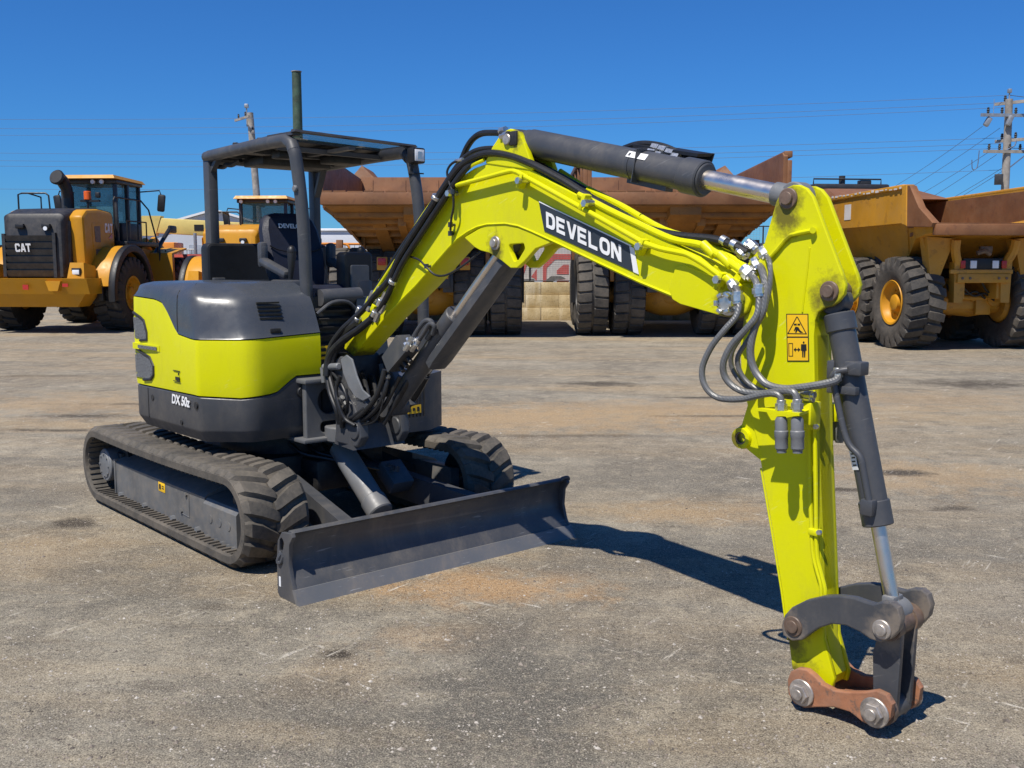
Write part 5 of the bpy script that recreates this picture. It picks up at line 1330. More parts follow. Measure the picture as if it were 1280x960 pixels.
for sg in (-1, 1):                                       # curved pivot arms under the tail
    c.tube([(sg*.62, -.85, 2.18), (sg*.60, -.80, 1.95), (sg*.48, -.72, 1.65), (sg*.44, -.70, 1.30)], .09, 8, 4)
    c.hexa([(sg*.40, -.80, .95), (sg*.58, -.80, .95), (sg*.58, -.60, .95), (sg*.40, -.60, .95), (sg*.36, -.80, 1.75), (sg*.60, -.80, 1.75), (sg*.60, -.60, 1.75), (sg*.36, -.60, 1.75)], .02)
    c.hexa([(sg*.9, -.70, 1.30), (sg*1.02, -.70, 1.30), (sg*1.02, -.5, 1.30), (sg*.9, -.5, 1.30), (sg*.62, -.80, 2.2), (sg*1.2, -.80, 2.24), (sg*1.2, -.5, 2.24), (sg*.62, -.5, 2.2)], .02)
c.span((-.55, -.86, 1.34), (.55, -.72, 1.52), .015); c.span((-.7, -.84, 1.52), (.6, -.78, 1.60), .01)
c.build('rear_frame', M['catold'], T)
c = MB(); c.lathe([(-1.1, .16), (-.7, .17), (-.5, .22), (-.2, .23), (.2, .27), (.55, .22), (.75, .20), (1.1, .16)], (0, 0, .90), (1, 0, 0), 20)
c.span((-.62, -.30, .80), (.66, -.15, 1.0), .02); c.cyl((-.9, -.34, 1.06), (.62, -.34, 1.02), .055, 12); c.cyl((.5, -.42, 1.0), (.5, -.28, 1.0), .13, 18); c.box((.30, -.33, .86), (.32, .10, .34), bev=.02); c.box((-.52, -.33, 1.0), (.20, .12, .30), bev=.02)
c.lathe([(-.1, .34), (-.05, .40), (.10, .40), (.12, .34)], (.86, -.05, .93), (1, 0, 0), 24)
for x in (-.25, .1, .4): c.cyl((x, -.31, 1.0), (x, -.36, 1.0), .04, 10)
c.build('rear_axle', M['catold'], T)
q = MB()
for k, (x0, x1, zz) in enumerate(((-.5, .3, 1.22), (-.35, .5, 1.18), (-.6, -.2, 1.15), (.1, .62, 1.25))): q.tube([(x0, -.55, zz+.15), (x0*.6+x1*.4, -.50, zz-.10), (x0*.3+x1*.7, -.48, zz-.06), (x1, -.42, zz-.20)], .022, 8, 5)
q.build('hydraulic_hose', M['hose'], T)
q = MB()
for x in (-.46, -.30, .30, .46): q.cyl((x, -.862, 1.43), (x, -.875, 1.43), .028, 6)
q.build('frame_bolt', M['brown'], T)
for sg in (-1, 1):
    q = MB(); q.hexa([(sg*1.30, -.70, 2.36), (sg*1.0, -.70, 2.36), (sg*1.0, -.62, 2.36), (sg*1.30, -.62, 2.36), (sg*1.02, -.70, 1.66), (sg*.78, -.70, 1.60), (sg*.78, -.62, 1.60), (sg*1.02, -.62, 1.66)], .015); q.build('tail_gusset', M['catold'], T)
lb = MB(); lb.span((-.42, -.80, 1.58), (.40, -.72, 1.82), .01); lb.build('light_bar', M['black'], T)
for x, mt, w in ((-.44, 'redlens', .10), (-.22, 'lens', .13), (.24, 'lens', .13), (.42, 'redlens', .10)):
    q = MB(); q.box((x, -.815, 1.70), (w, .03, .15), bev=.006); q.build('tail_light', M[mt], T)
q = MB(); q.tube([(-.15, -.80, 1.92), (.0, -.82, 1.96), (.12, -.80, 1.90)], .05, 8, 3); q.box((.05, -.76, 2.0), (.25, .1, .12), bev=.02); q.build('rear_camera_bracket', M['brown'], T)
for y in (0, 1.95):
    for sg in (-1, 1): tyre(T, (sg*1.14, y, .93), .93, .76, 22, .44, 'tyre', 'cat', hub_side=sg, lugh=.06)
for sg in (-1, 1): tyre(T, (sg*1.14, 6.0, .93), .93, .76, 22, .44, 'tyred', 'cat', hub_side=sg, lugh=.06)
q = MB(); q.cyl((-.98, 1.2, 1.5), (-.98, 2.4, 2.55), .085, 14); q.build('hoist_cylinder', M['darkmetal'], T)
cb = MB(); cb.span((-.95, 5.4, 1.3), (.95, 7.4, 3.55), .08); cb.span((-1.0, 5.2, 3.55), (1.0, 7.3, 3.72), .05); cb.span((-1.2, 6.2, .9), (1.2, 9.0, 2.3), .1)
cab = cb.build('cab', M['darkmetal'], T)
q = MB(); q.cyl((-.1, 5.6, 3.72), (-.1, 5.6, 3.95), .08, 14); q.tube([(-.9, 5.5, 3.72), (-.9, 5.5, 3.86), (.9, 5.5, 3.86), (.9, 5.5, 3.72)], .02, 8); q.box((.5, 5.6, 3.78), (.3, .2, .12), bev=.02); q.build('roof_beacon', M['darkmetal'], cab)

# ---------------------------------------------------------------- wheel loaders
def wheel_loader(label, loc, rz, hoodmat='grille', stack=True):
    T = thing('wheel_loader', label, 'wheel loader', loc, rz, 'yellow wheel loaders parked behind the excavator')
    # hood with louvred tail
    h = MB()
    def hsec(y, w, zt, zb, r): 
        P = round_poly([(-w, zb), (w, zb), (w*1.0, zt-.05), (w*.86, zt), (-w*.86, zt), (-w, zt-.05)], [0, 0, r, r, r, r], 3)
        return [Vector((x, y, z)) for x, z in P]
    h.loft([hsec(-1.55, 0.70, 2.80, 1.40, .10), hsec(-1.48, 0.76, 2.92, 1.36, .14), hsec(-1.0, 0.80, 3.06, 1.3, .16), hsec(.2, 0.82, 3.14, 1.3, .16), hsec(.9, 0.82, 3.10, 1.3, .14)])
    hood = h.build('engine_hood', M[hoodmat], T, 40)
    g = MB()
    z = 1.42
    for k in range(6):
        g.hexa([(-.70, -1.57, z), (.50, -1.57, z), (.50, -1.55, z), (-.70, -1.55, z), (-.70, -1.615, z+.135), (.50, -1.615, z+.135), (.50, -1.55, z+.135), (-.70, -1.55, z+.135)]); z += .168
    g.span((-.78, -1.60, 2.44), (-.70, -1.55, 1.40)); g.span((.50, -1.62, 2.46), (.58, -1.55, 1.38))
    g.build('louvre', M['grille'], hood)
    g = MB(); g.hexa([(.58, -1.6, 1.35), (.80, -1.35, 1.35), (.80, -1.2, 1.35), (.58, -1.45, 1.35), (.60, -1.55, 2.72), (.82, -1.30, 2.75), (.82, -1.15, 2.75), (.60, -1.4, 2.72)], .03); g.build('corner_panel', M['grille'], hood)
    tx = MB(); lettering(tx, 'CAT', (-.42, -1.632, 2.00), (.125, 0, 0), (0, -.03, .20), .006, 1.08); tx.build('tail_lettering', M['white'], hood)
    lp = MB()
    for x in (-.3, .36): lp.box((x, -1.60, 2.62), (.22, .10, .12), bev=.03)
    lp.build('rear_lamp_housing', M['black'], hood)
    lp = MB(); lp.cyl((.36, -1.64, 2.56), (.36, -1.66, 2.56), .05, 14); lp.build('rear_lamp', M['lens'], hood)
    # yellow cowl sides
    for sg in (-1, 1):
        c = MB()
        y0 = -1.22 if sg > 0 else -.75
        prof = [(y0, 1.25), (y0-.08, 2.86), (y0+.17, 3.04), (-.4, 3.08), (.35, 3.02), (.42, 2.45), (.42, 1.25)]
        c.plate(round_poly(prof, [.02, .12, .2, .2, .12, .05, .02], 4), sg*.76, sg*1.12, 'x', bev=.08)
        co = c.build('side_cowl', M['cat'], T)
        q = MB(); q.plate(round_poly([(-.78, 1.55), (-.84, 2.72), (-.28, 2.74), (-.28, 1.55)], .05), sg*1.115, sg*1.128, 'x', bev=.004); q.bar((sg*1.13, -.80, 2.15), (sg*1.13, -.28, 2.15), .02, .03); q.build('cowl_door', M['cat'], co)
        q = MB(); q.plate(round_poly([(-.70, 2.25), (-.73, 2.64), (-.42, 2.66), (-.42, 2.25)], .03), sg*1.126, sg*1.134, 'x', bev=.002); q.plate(round_poly([(-.66, 1.62), (-.70, 2.08), (-.40, 2.08), (-.40, 1.62)], .03), sg*1.126, sg*1.134, 'x', bev=.002); q.build('cowl_grille', M['brown'], co)
        if sg > 0:
            q = MB(); lettering(q, 'CAT', (1.124, -.16, 2.50), (0, .13, 0), (0, .01, .24), .006, 1.08); q.build('cowl_lettering', M['white'], co)
            q = MB(); q.plate([(.02, 2.36), (.24, 2.36), (.24, 2.50)], 1.122, 1.128, 'x', bev=.001); q.build('cowl_emblem', M['redlens'], co)
    # counterweight
    c = MB()
    c.hexa([(-1.42, -1.70, .98), (1.42, -1.70, .98), (1.42, -.95, .98), (-1.42, -.95, .98), (-1.42, -1.85, 1.36), (1.42, -1.85, 1.36), (1.42, -.95, 1.36), (-1.42, -.95, 1.36)], .03)
    c.hexa([(-1.0, -1.5, .66), (1.0, -1.5, .66), (1.0, -.9, .66), (-1.0, -.9, .66), (-1.3, -1.7, .98), (1.3, -1.7, .98), (1.3, -.9, .98), (-1.3, -.9, .98)], .03)
    for sg in (-1, 1): c.hexa([(sg*.92, -1.80, 1.36), (sg*1.30, -1.70, 1.36), (sg*1.30, -1.0, 1.36), (sg*.92, -1.0, 1.36), (sg*.95, -1.68, 1.74), (sg*1.26, -1.62, 1.74), (sg*1.26, -1.05, 1.66), (sg*.95, -1.05, 1.66)], .03)
    c.hexa([(.5, -1.9, 1.06), (.72, -1.9, 1.06), (.72, -1.7, 1.06), (.5, -1.7, 1.06), (.42, -1.9, 1.30), (.80, -1.9, 1.30), (.80, -1.7, 1.30), (.42, -1.7, 1.30)], .02)
    cw_ = c.build('counterweight', M['cat'], T)
    q = MB(); q.box((1.11, -1.70, 1.52), (.22, .06, .18), bev=.01); q.build('lamp_recess', M['black'], cw_)
    q = MB(); q.box((1.11, -1.735, 1.51), (.17, .02, .11), bev=.006); q.build('rear_lamp', M['lens'], cw_)
    q = MB(); q.box((.90, -1.865, 1.20), (.14, .02, .08)); q.box((-.10, -1.85, 1.15), (.14, .02, .12)); q.build('tail_light', M['redlens'], cw_)
    # fenders
    for sg in (-1, 1):
        arcp = [(1.15*math.cos(R(a)), .95+1.22*math.sin(R(a))) for a in range(0, 171, 10)]
        inn = [(1.02*math.cos(R(a)), .95+1.09*math.sin(R(a))) for a in range(170, -1, -10)]
        f = MB(); f.plate(arcp+inn, sg*1.0, sg*1.62, 'x', bev=.02); fe = f.build('rear_fender', M['cat'], T)
        arcp = [(1.19*math.cos(R(a)), .95+1.25*math.sin(R(a))) for a in range(-4, 191, 8)]
        inn = [(1.00*math.cos(R(a)), .95+1.06*math.sin(R(a))) for a in range(188, -5, -8)]
        f = MB(); f.plate(arcp+inn, sg*1.62, sg*1.80, 'x', bev=.03); f.build('fender_flare', M['black'], fe)
        q = MB(); q.plate(round_poly([(-1.0, .95), (-1.05, 1.75), (-.75, 2.15), (.6, 2.2), (1.0, 1.8), (1.0, .95)], .1), sg*.9, sg*1.02, 'x', bev=.02); q.build('fender_panel', M['cat'], fe)
    # cab
    cb = MB()
    for x, y in ((-.50, .95), (.92, .95), (-.50, 2.35), (.92, 2.35), (.96, 1.55)): cb.span((x-.05, y-.05, 2.0), (x+.05, y+.05, 3.95), .015)
    cb.span((-.55, .9, 1.5), (.95, 2.4, 2.35), .05); cb.span((-.52, .95, 2.3), (.92, 1.05, 2.75), .02); cb.span((-.60, .85, 3.82), (1.02, 2.45, 3.93), .03)
    cab = cb.build('cab', M['darkmetal'], T)
    q = MB(); q.hexa([(-.62, .60, 3.94), (1.08, .60, 3.94), (1.08, 2.5, 3.90), (-.62, 2.5, 3.90), (-.56, .66, 4.03), (1.02, .66, 4.03), (1.02, 2.42, 3.99), (-.56, 2.42, 3.99)], .03); q.build('cab_roof', M['cat'], cab)
    q = MB()
    for x0, y0, x1, y1 in ((-.45, .95, .87, .95), (-.50, 1.0, -.50, 2.3), (.92, 1.0, .92, 2.3), (-.45, 2.35, .87, 2.35)):
        q.hexa([(x0, y0, 2.4), (x1, y1, 2.4), (x1+.004, y1+.004, 2.4), (x0+.004, y0+.004, 2.4), (x0, y0, 3.84), (x1, y1, 3.84), (x1+.004, y1+.004, 3.84), (x0+.004, y0+.004, 3.84)])
    q.build('cab_glass', M['clear'], cab)
    q = MB()
    for x in (.42, .66, -.42): q.cyl((x, .78, 3.86), (x, .72, 3.86), .055, 14)
    build_each(q, 'cab_work_lamp', M['lens'], cab)
    q = MB(); q.span((-.28, 1.35, 2.35), (.28, 1.9, 2.65), .05); q.hexa([(-.25, 1.3, 2.6), (.25, 1.3, 2.6), (.25, 1.45, 2.6), (-.25, 1.45, 2.6), (-.2, 1.2, 3.25), (.2, 1.2, 3.25), (.2, 1.32, 3.25), (-.2, 1.32, 3.25)], .04); q.build('cab_seat', M['black'], cab)
    if stack:
     q = MB(); q.cyl((.0, .25, 3.05), (.0, .25, 3.55), .13, 20); q.tube([(.0, .25, 3.4), (-.02, .22, 3.62), (-.07, .12, 3.82), (-.10, -.04, 3.94)], [.13, .14, .16, .15], 16); q.lathe([(-.10, .12), (-.02, .17), (.10, .20), (.14, .17)], (-.10, .0, 3.88), (-.1, -1, .35), 20); q.build('exhaust_stack', M['black'], T)
    if stack:
     q = MB(); q.cyl((.48, .30, 3.36), (.48, .30, 3.58), .09, 14, bev=.01); q.build('amber_beacon', M['amber'], T)
    if stack:
     q = MB(); q.cyl((.48, .30, 3.10), (.48, .30, 3.36), .03, 8); q.box((.55, .30, 3.33), (.5, .1, .05)); q.box((.76, .30, 3.48), (.12, .1, .14), bev=.02); q.build('beacon_mount', M['black'], T)
    # hand rails, ladder, mirror
    q = MB()
    q.tube([(1.05, .55, 2.4), (1.05, .55, 3.38), (1.05, .62, 3.45), (1.05, 2.2, 3.45), (1.2, 2.35, 3.2), (1.35, 2.5, 2.3), (1.38, 2.5, 1.5)], .022, 8)
    q.tube([(1.18, 1.0, 2.3), (1.18, 1.0, 2.85), (1.18, 2.2, 2.85), (1.18, 2.2, 2.3)], .02, 8); q.tube([(1.30, 1.4, 2.2), (1.30, 1.4, 3.4)], .02, 8)
    q.tube([(-.70, -.9, 3.05), (-.70, -.9, 3.42), (-.66, -.8, 3.46), (-.05, -.8, 3.46), (.03, -.8, 3.40), (.05, -.8, 3.05)], .022, 8); q.tube([(-.50, -.2, 3.1), (-.50, -.2, 3.40), (-.50, -.8, 3.46)], .02, 8)
    q.tube([(1.45, 2.4, 2.1), (1.45, 2.4, .9), (1.45, 2.8, .9), (1.45, 2.8, 2.1)], .025, 8)
    build_each(q, 'handrail', M['black'], T)
    for sg in (-1, 1):
        q = MB(); q.tube([(sg*.95, 2.4, 3.7), (sg*1.45, 2.55, 3.75), (sg*1.50, 2.55, 3.6)], .018, 8); q.box((sg*1.50, 2.53, 3.40), (.22, .10, .48), Matrix.Rotation(sg*.12, 3, 'Y'), .05); q.build('mirror', M['black'], T)
    # platform and side box under the rail
    q = MB(); q.span((.86, .5, 2.18), (1.40, 2.5, 2.30), .02); q.span((-1.4, .5, 2.18), (-.86, 2.5, 2.30), .02); q.span((.85, 1.1, 2.3), (1.0, 2.3, 2.8), .02); build_each(q, 'side_platform', M['black'], T)
    q = MB(); q.box((1.36, -.98, 1.0), (.16, .18, .42), bev=.02); q.box((-.2, 0, 1.05), (1.2, 2.4, .5), bev=.03); q.build('rear_frame', M['black'], T)
    # front frame, lift arm, front fender
    q = MB(); q.span((-.6, 2.5, .7), (.6, 4.4, 1.7), .05); q.hexa([(-1.15, 1.75, 1.0), (1.15, 1.75, 1.0), (1.15, 2.7, 1.0), (-1.15, 2.7, 1.0), (-1.15, 1.95, 2.15), (1.15, 1.95, 2.15), (1.15, 2.75, 2.05), (-1.15, 2.75, 2.05)], .05)
    for sg in (-1, 1): q.plate([(2.6, .95), (2.6, 2.0), (3.2, 2.45), (3.7, 2.35), (4.4, 1.5), (4.4, .9)], sg*.62, sg*.74, 'x', bev=.02)
    q.build('front_frame', M['cat'], T)
    for sg in (-1, 1):
        q = MB(); q.plate(round_poly([(3.0, 2.35), (3.4, 2.5), (5.4, 1.3), (6.1, .6), (5.8, .45), (5.0, 1.0)], .1), sg*.82, sg*.95, 'x', bev=.02); q.build('lift_arm', M['cat'], T)
        q = MB(); q.hexa([(sg*.95, 2.30, 1.10), (sg*1.86, 2.30, 1.10), (sg*1.86, 2.42, 1.10), (sg*.95, 2.42, 1.10), (sg*.95, 2.40, 1.98), (sg*1.80, 2.40, 1.98), (sg*1.80, 2.55, 2.02), (sg*.95, 2.55, 2.02)], .03); q.hexa([(sg*.95, 2.42, 1.96), (sg*1.80, 2.42, 1.96), (sg*1.75, 3.6, 2.12), (sg*.95, 3.6, 2.12), (sg*.95, 2.42, 2.01), (sg*1.80, 2.42, 2.01), (sg*1.75, 3.6, 2.17), (sg*.95, 3.6, 2.17)], .01); q.build('front_fender', M['cat'], T)
    q = MB(); q.tube([(1.22, 2.5, 1.9), (1.22, 3.2, 2.4), (1.22, 3.7, 2.72)], .06, 8); q.box((1.22, 3.9, 2.72), (.10, .5, .22), bev=.05); q.build('tilt_link', M['black'], T)
    q = MB(); q.loft([[Vector((x, y, z)) for y, z in ((6.1, .15), (7.2, .12), (7.3, .16), (6.4, .35), (6.2, .9), (6.6, 1.6), (6.5, 1.65), (6.05, 1.0))] for x in (-1.65, 1.65)]); q.build('bucket', M['cat'], T)
    for y in (0, 3.45):
        for sg in (-1, 1): tyre(T, (sg*1.42, y, .95), .95, .74, 22, .44, 'tyred', 'cat', hub_side=sg, lugh=.06)
    return T
wheel_loader('large yellow wheel loader with black louvred tail at the left edge of the yard', (-11.52, 26.3, 0), R(-4.0))
L2 = wheel_loader('smaller yellow wheel loader seen through the open excavator canopy', (-7.05, 27.2, 0), R(-3.0), 'cat', False)
L2.scale = (.88, .88, .88)
# ================================================================ the yard: wall, fence, poles, wires, buildings
wl = thing('retaining_wall', 'limestone block retaining wall behind the dump trucks', 'wall', (0, 30.65, 0))
rnd = random.Random(11)
m = MB()
for row in range(3):
    x = -3.2+(.55 if row % 2 else 0)
    while x < 12.5:
        w = 1.02
        m.box((x+w/2+rnd.uniform(-.006, .006), .25-.10*(2-row)*.8+.24+rnd.uniform(-.015, .015), .19+row*.385), (w-.012, .5, .378), bev=.012); x += w
m.build('block_course', M['block'], wl)
fn = thing('banner_fence', 'wire mesh fence hung with a faded red and white banner above the block wall', 'fence', (0, 31.0, 1.16))
p = MB(); x = -3.2
while x < 12.4: p.cyl((x+.9, 0, 0), (x+.9, 0, 1.7), .024, 10); x += 1.42
p.cyl((-3, 0, 1.68), (12.4, 0, 1.68), .018, 8); p.cyl((-3, 0, .03), (12.4, 0, .03), .016, 8)
p.build('fence_post', M['darkmetal'], fn)
w = MB()
for k in range(26): w.cyl((-3, -.012, .05+k*.063), (12.4, -.012, .05+k*.063), .0022, 4)
for k in range(170): w.cyl((-3+k*.09, -.012, .04), (-3+k*.09, -.012, 1.68), .0022, 4)
w.build('wire_mesh', M['galv'], fn)
bn = MB(); bn.span((-.3, .03, .06), (3.2, .04, 1.6)); ban = bn.build('banner', M['bannerwhite'], fn)
def banner_poly(mat, polys, y=-.0):
    q = MB()
    for P in polys: q.plate([(W(a, b, 31.02).x, W(a, b, 31.02).z-1.16) for a, b in P], .022-y, .028-y, 'y', bev=0)
    return build_each(q, 'banner_lettering', M[mat], ban)
banner_poly('pink', [[(650, 330), (659, 330), (654.5, 344)], [(664, 346), (671, 336), (671, 352), (668, 348)], [(678.5, 353), (678.5, 333), (690, 317), (714, 318), (714, 324.5), (694, 324.5), (683.5, 335), (683, 354)], [(696, 338), (704, 331), (711, 331), (711, 343), (696, 343)], [(696, 350), (711, 350), (711, 354), (696, 354)]])
banner_poly('panelgrey', [[(655, 349), (668, 349), (668, 355), (655, 355)], [(683, 350), (689, 345), (701, 345), (707, 348), (694, 350), (690, 354), (683, 354)]], .004)

# power poles
def pole(label, px, ptop, Y, r, mat, arms=(), lean=0.0, zb=-.3):
    top = W(px, ptop, Y)
    T = thing('power_pole', label, 'power pole', (top.x, Y, 0), 0)
    m = MB(); m.tube([(0-lean, 0, zb), (0-lean*.5, 0, top.z*.5), (0, 0, top.z)], [r*1.15, r*1.05, r*.95], 14); m.build('pole_shaft', M[mat], T)
    return T, top
T, tp = pole('weathered timber power pole with twin crossarms above the articulated truck', 1261.5, 124, 45, .165, 'wood', lean=-.1)
def arm(T, z, x0, x1, dy, n=3, mat='wood', up=1):
    m = MB(); m.bar((x0, -.15-dy, z), (x1, -.15+dy, z), .10, .13); m.build('crossarm', M[mat], T)
    q = MB()
    for k in range(n):
        t = (k+.5)/n; x = x0+(x1-x0)*t; y = -.15-dy+2*dy*t
        q.lathe([(0, .03), (.05, .07), (.09, .04), (.13, .075), (.18, .04), (.22, .06), (.26, .02)], (x, y, z+.07 if up > 0 else z-.07), (0, 0, up), 10)
    build_each(q, 'insulator', M['darkmetal'], T)
arm(T, tp.z-.7, -1.3, 1.2, .1, 4, 'galv'); arm(T, tp.z-.15, -.4, .8, -.6, 2, 'wood'); arm(T, tp.z-2.25, -1.1, 1.7, .1, 6, 'wood'); arm(T, tp.z-1.75, -.3, .9, -.6, 3, 'wood')
q = MB(); q.cyl((0, 0, tp.z-.1), (0, 0, tp.z+.35), .03, 8); q.box((0, 0, tp.z+.35), (.16, .16, .18), bev=.03)
q.box((-.95, -.15, tp.z-.98), (.22, .2, .40), Matrix.Rotation(.5, 3, 'Y'), .04); q.box((-.05, -.25, tp.z-.95), (.2, .2, .45), Matrix.Rotation(.4, 3, 'Y'), .04); q.cyl((-.72, -.15, tp.z-.6), (-.72, -.15, tp.z-.02), .012, 6)
q.build('cable_terminal', M['galv'], T)
q = MB(); q.box((-.38, -.25, tp.z-3.45), (.34, .16, .46), Matrix.Rotation(-.35, 3, 'Z'), .02); q.bar((-.3, -.1, tp.z-3.4), (0, 0, tp.z-3.4), .05, .05); q.build('flood_light', M['darkmetal'], T)
q = MB(); q.tube([(-.1, -.2, tp.z-2.2), (.25, -.22, tp.z-2.0), (.35, -.22, tp.z-1.7)], .03, 6); q.tube([(-1.25, -.15, tp.z-2.2), (-1.3, -.15, tp.z-2.9), (-1.5, -.15, tp.z-3.0), (-1.55, -.15, tp.z-2.6)], .02, 6, 4); q.bar((.05, -.1, tp.z-3.0), (.9, -.15, tp.z-2.3), .05, .05); q.build('cable_lead', M['wire'], T)
RP = tp
T, tp = pole('slim grey power pole with transformer box behind the wheel loader cab', 312.5, 141, 62, .20, 'wood', lean=-.55)
arm(T, tp.z-.35, -1.1, .2, -.9, 2, 'wood'); arm(T, tp.z-1.2, -.15, .4, -.8, 2, 'wood')
q = MB(); q.cyl((-.2, 0, tp.z-.8), (-.2, 0, tp.z+.35), .04, 8); q.box((-.2, 0, tp.z+.4), (.24, .2, .24), bev=.04); q.build('cable_terminal', M['galv'], T)
q = MB(); q.box((.62, -.2, tp.z-5.3), (.28, .3, .62), bev=.03); q.build('transformer_box', M['darkmetal'], T)
LP = tp
T, tp = pole('tall green timber pole rising behind the excavator canopy roof', 370.5, 90, 38, .175, 'greenpole')
q = MB(); q.cyl((0, 0, tp.z), (0, 0, tp.z+.03), .19, 14); q.build('pole_cap', M['wood'], T)

# wires: long spans across the yard
def wire(pts, Y0, Y1, r=.012, sag=.25):
    """pts: two surveyed ends"""
    a = W(*pts[0], Y0); b = W(*pts[1], Y1)
    P = [a.lerp(b, k/16)-Vector((0, 0, sag*4*(k/16)*(1-k/16))) for k in range(17)]
    q = MB(); q.tube(P, r, 5)
    o = q.build('power_line', M['wire'], None, 80); return o
spans = [((-260, 146), (1262, 119)), ((-260, 158), (1262, 128)), ((-260, 167), (1262, 134)), ((-260, 186), (1262, 172)), ((-260, 196), (1262, 179)), ((-260, 203), (1262, 185)), ((-260, 232), (1262, 212))]
names = ['uppermost', 'second from the top', 'third from the top', 'fourth from the top', 'fifth from the top', 'sixth from the top', 'lowest']
for (a, b), nm in zip(spans, names):
    o = wire((a, b), 62, 45, .009, .5)
    tag(o, 'long power line across the sky, %s of the seven' % nm, 'power line', 'power lines across the sky')
drops = [((1228, 158), (1040, 272), 'from the left end of the top crossarm'), ((1250, 160), (1030, 290), 'from the middle of the top crossarm'), ((1236, 190), (1040, 293), 'from the left end of the lower crossarm'), ((1246, 193), (1060, 297), 'from beside the lower crossarm centre'), ((1256, 208), (1070, 300), 'from the shaft just above the flood light'), ((1256, 212), (1080, 300), 'from the shaft level with the flood light')]
for a, b, nm in drops:
    o = wire((a, b), 45, 75, .011, .4); tag(o, 'slanting service cable running down left %s' % nm, 'power line', 'service cables of the right pole')
for k, (a, b) in enumerate((((1262, 119), (1500, 124)), ((1262, 172), (1500, 190)), ((1262, 185), (1500, 170)))):
    o = wire((a, b), 45, 60, .016, .3); tag(o, '%s short power line leaving the right pole for the picture edge' % ('topmost', 'middle', 'lowest')[k], 'power line', 'power lines right of the pole')

# buildings and things far back
b_ = thing('site_shed', 'white gable-roofed shed behind the pale yellow boom lift', 'shed', (-14.0, 48, 0), R(6))
q = MB(); q.prism([(-4.0, 0), (4.0, 0), (4.0, 3.0), (0, 4.15), (-4.0, 3.0)], 0, 9, 'y'); q.build('shed_wall', M['shed'], b_)
for sg in (-1, 1):
    q = MB(); q.hexa([(0, -.2, 4.17), (sg*4.3, -.2, 2.93), (sg*4.3, 9.2, 2.93), (0, 9.2, 4.17), (0, -.2, 4.27), (sg*4.3, -.2, 3.03), (sg*4.3, 9.2, 3.03), (0, 9.2, 4.27)]); q.build('shed_roof', M['white'], b_)
q = MB(); q.span((-1.2, -.05, .0), (1.2, .02, 2.6), .01); q.build('roller_door', M['galv'], b_)
b_ = thing('site_office', 'pale lilac-grey transportable site office with dark windows behind the orange barriers', 'building', (-8.2, 50, 0), R(-3))
q = MB(); q.span((-3.2, 0, 0), (3.2, 3, 3.3), .03); q.build('office_wall', M['shed'], b_)
q = MB(); q.span((-3.3, -.1, 3.3), (3.3, 3.1, 3.42), .02); q.build('office_roof', M['white'], b_)
for x in (-2.3, -.6, 1.2):
    q = MB(); q.span((x-.45, -.06, 1.1), (x+.45, .02, 2.4), .01); f = q.build('window', M['galv'], b_)
    q = MB(); q.span((x-.38, -.075, 1.17), (x+.38, -.062, 2.33)); q.build('pane', M['glass'], f)
q = MB(); q.span((2.2, -.06, .2), (2.9, .02, 2.4), .01); q.build('door', M['redlens'], b_)
b_ = thing('warehouse', 'long low grey warehouse far behind the yard', 'building', (0, 84, 0))
q = MB(); q.span((-120, 0, 0), (120, 14, 2.6)); q.build('warehouse_wall', M['shed'], b_)
q = MB(); q.hexa([(-120.5, -.5, 2.6), (120.5, -.5, 2.6), (120.5, 14.5, 2.6), (-120.5, 14.5, 2.6), (-120.5, 5, 3.1), (120.5, 5, 3.1), (120.5, 9, 3.1), (-120.5, 9, 3.1)]); q.build('warehouse_roof', M['galv'], b_)
# boom lift with pale yellow boom
T = thing('boom_lift', 'pale yellow boom lift folded down behind the first wheel loader', 'boom lift', (-10.55, 33.5, 0), R(4))
q = MB(); q.bar((-1.6, 0, 2.98), (3.2, .0, 2.72), .36, .50, bev=.03); q.hexa([(-1.9, -.2, 2.62), (-1.1, -.2, 2.62), (-1.1, .2, 2.62), (-1.9, .2, 2.62), (-1.5, -.2, 3.26), (-.9, -.2, 3.26), (-.9, .2, 3.26), (-1.5, .2, 3.26)], .02); q.bar((2.6, 0, 2.7), (2.2, 0, 1.4), .3, .4, bev=.03); q.build('lift_boom', M['cream'], T)
q = MB(); q.box((.30, -.186, 2.88), (.30, .01, .20)); q.box((1.5, -.186, 2.80), (.70, .01, .12)); q.build('boom_decal', M['ink'], T)
q = MB(); q.span((-1.5, -.9, .55), (1.8, .9, 1.5), .08); q.span((-1.2, -.6, 1.5), (-.4, .6, 2.4), .04); q.build('chassis', M['orange'], T)
q = MB()
for x in (-1.2, 0, 1.2):
    for z in (1.5, 2.0): q.bar((-1.6, -1.0, z), (1.6, -1.0, z), .04, .04)
    q.bar((x, -1.0, 1.4), (x, -1.0, 2.3), .04, .04)
for k in range(9): q.bar((-1.6+k*.4, -.98, 1.4), (-1.6+k*.4, -.98, 2.2), .02, .02)
q.build('work_cage', M['galv'], T)
for x in (-1.1, 1.3):
    for sg in (-1, 1): tyre(T, (x, sg*.95, .45), .45, .3, 16, .25, 'tyred', 'cream', lugh=.03).rotation_euler = (0, 0, 0)
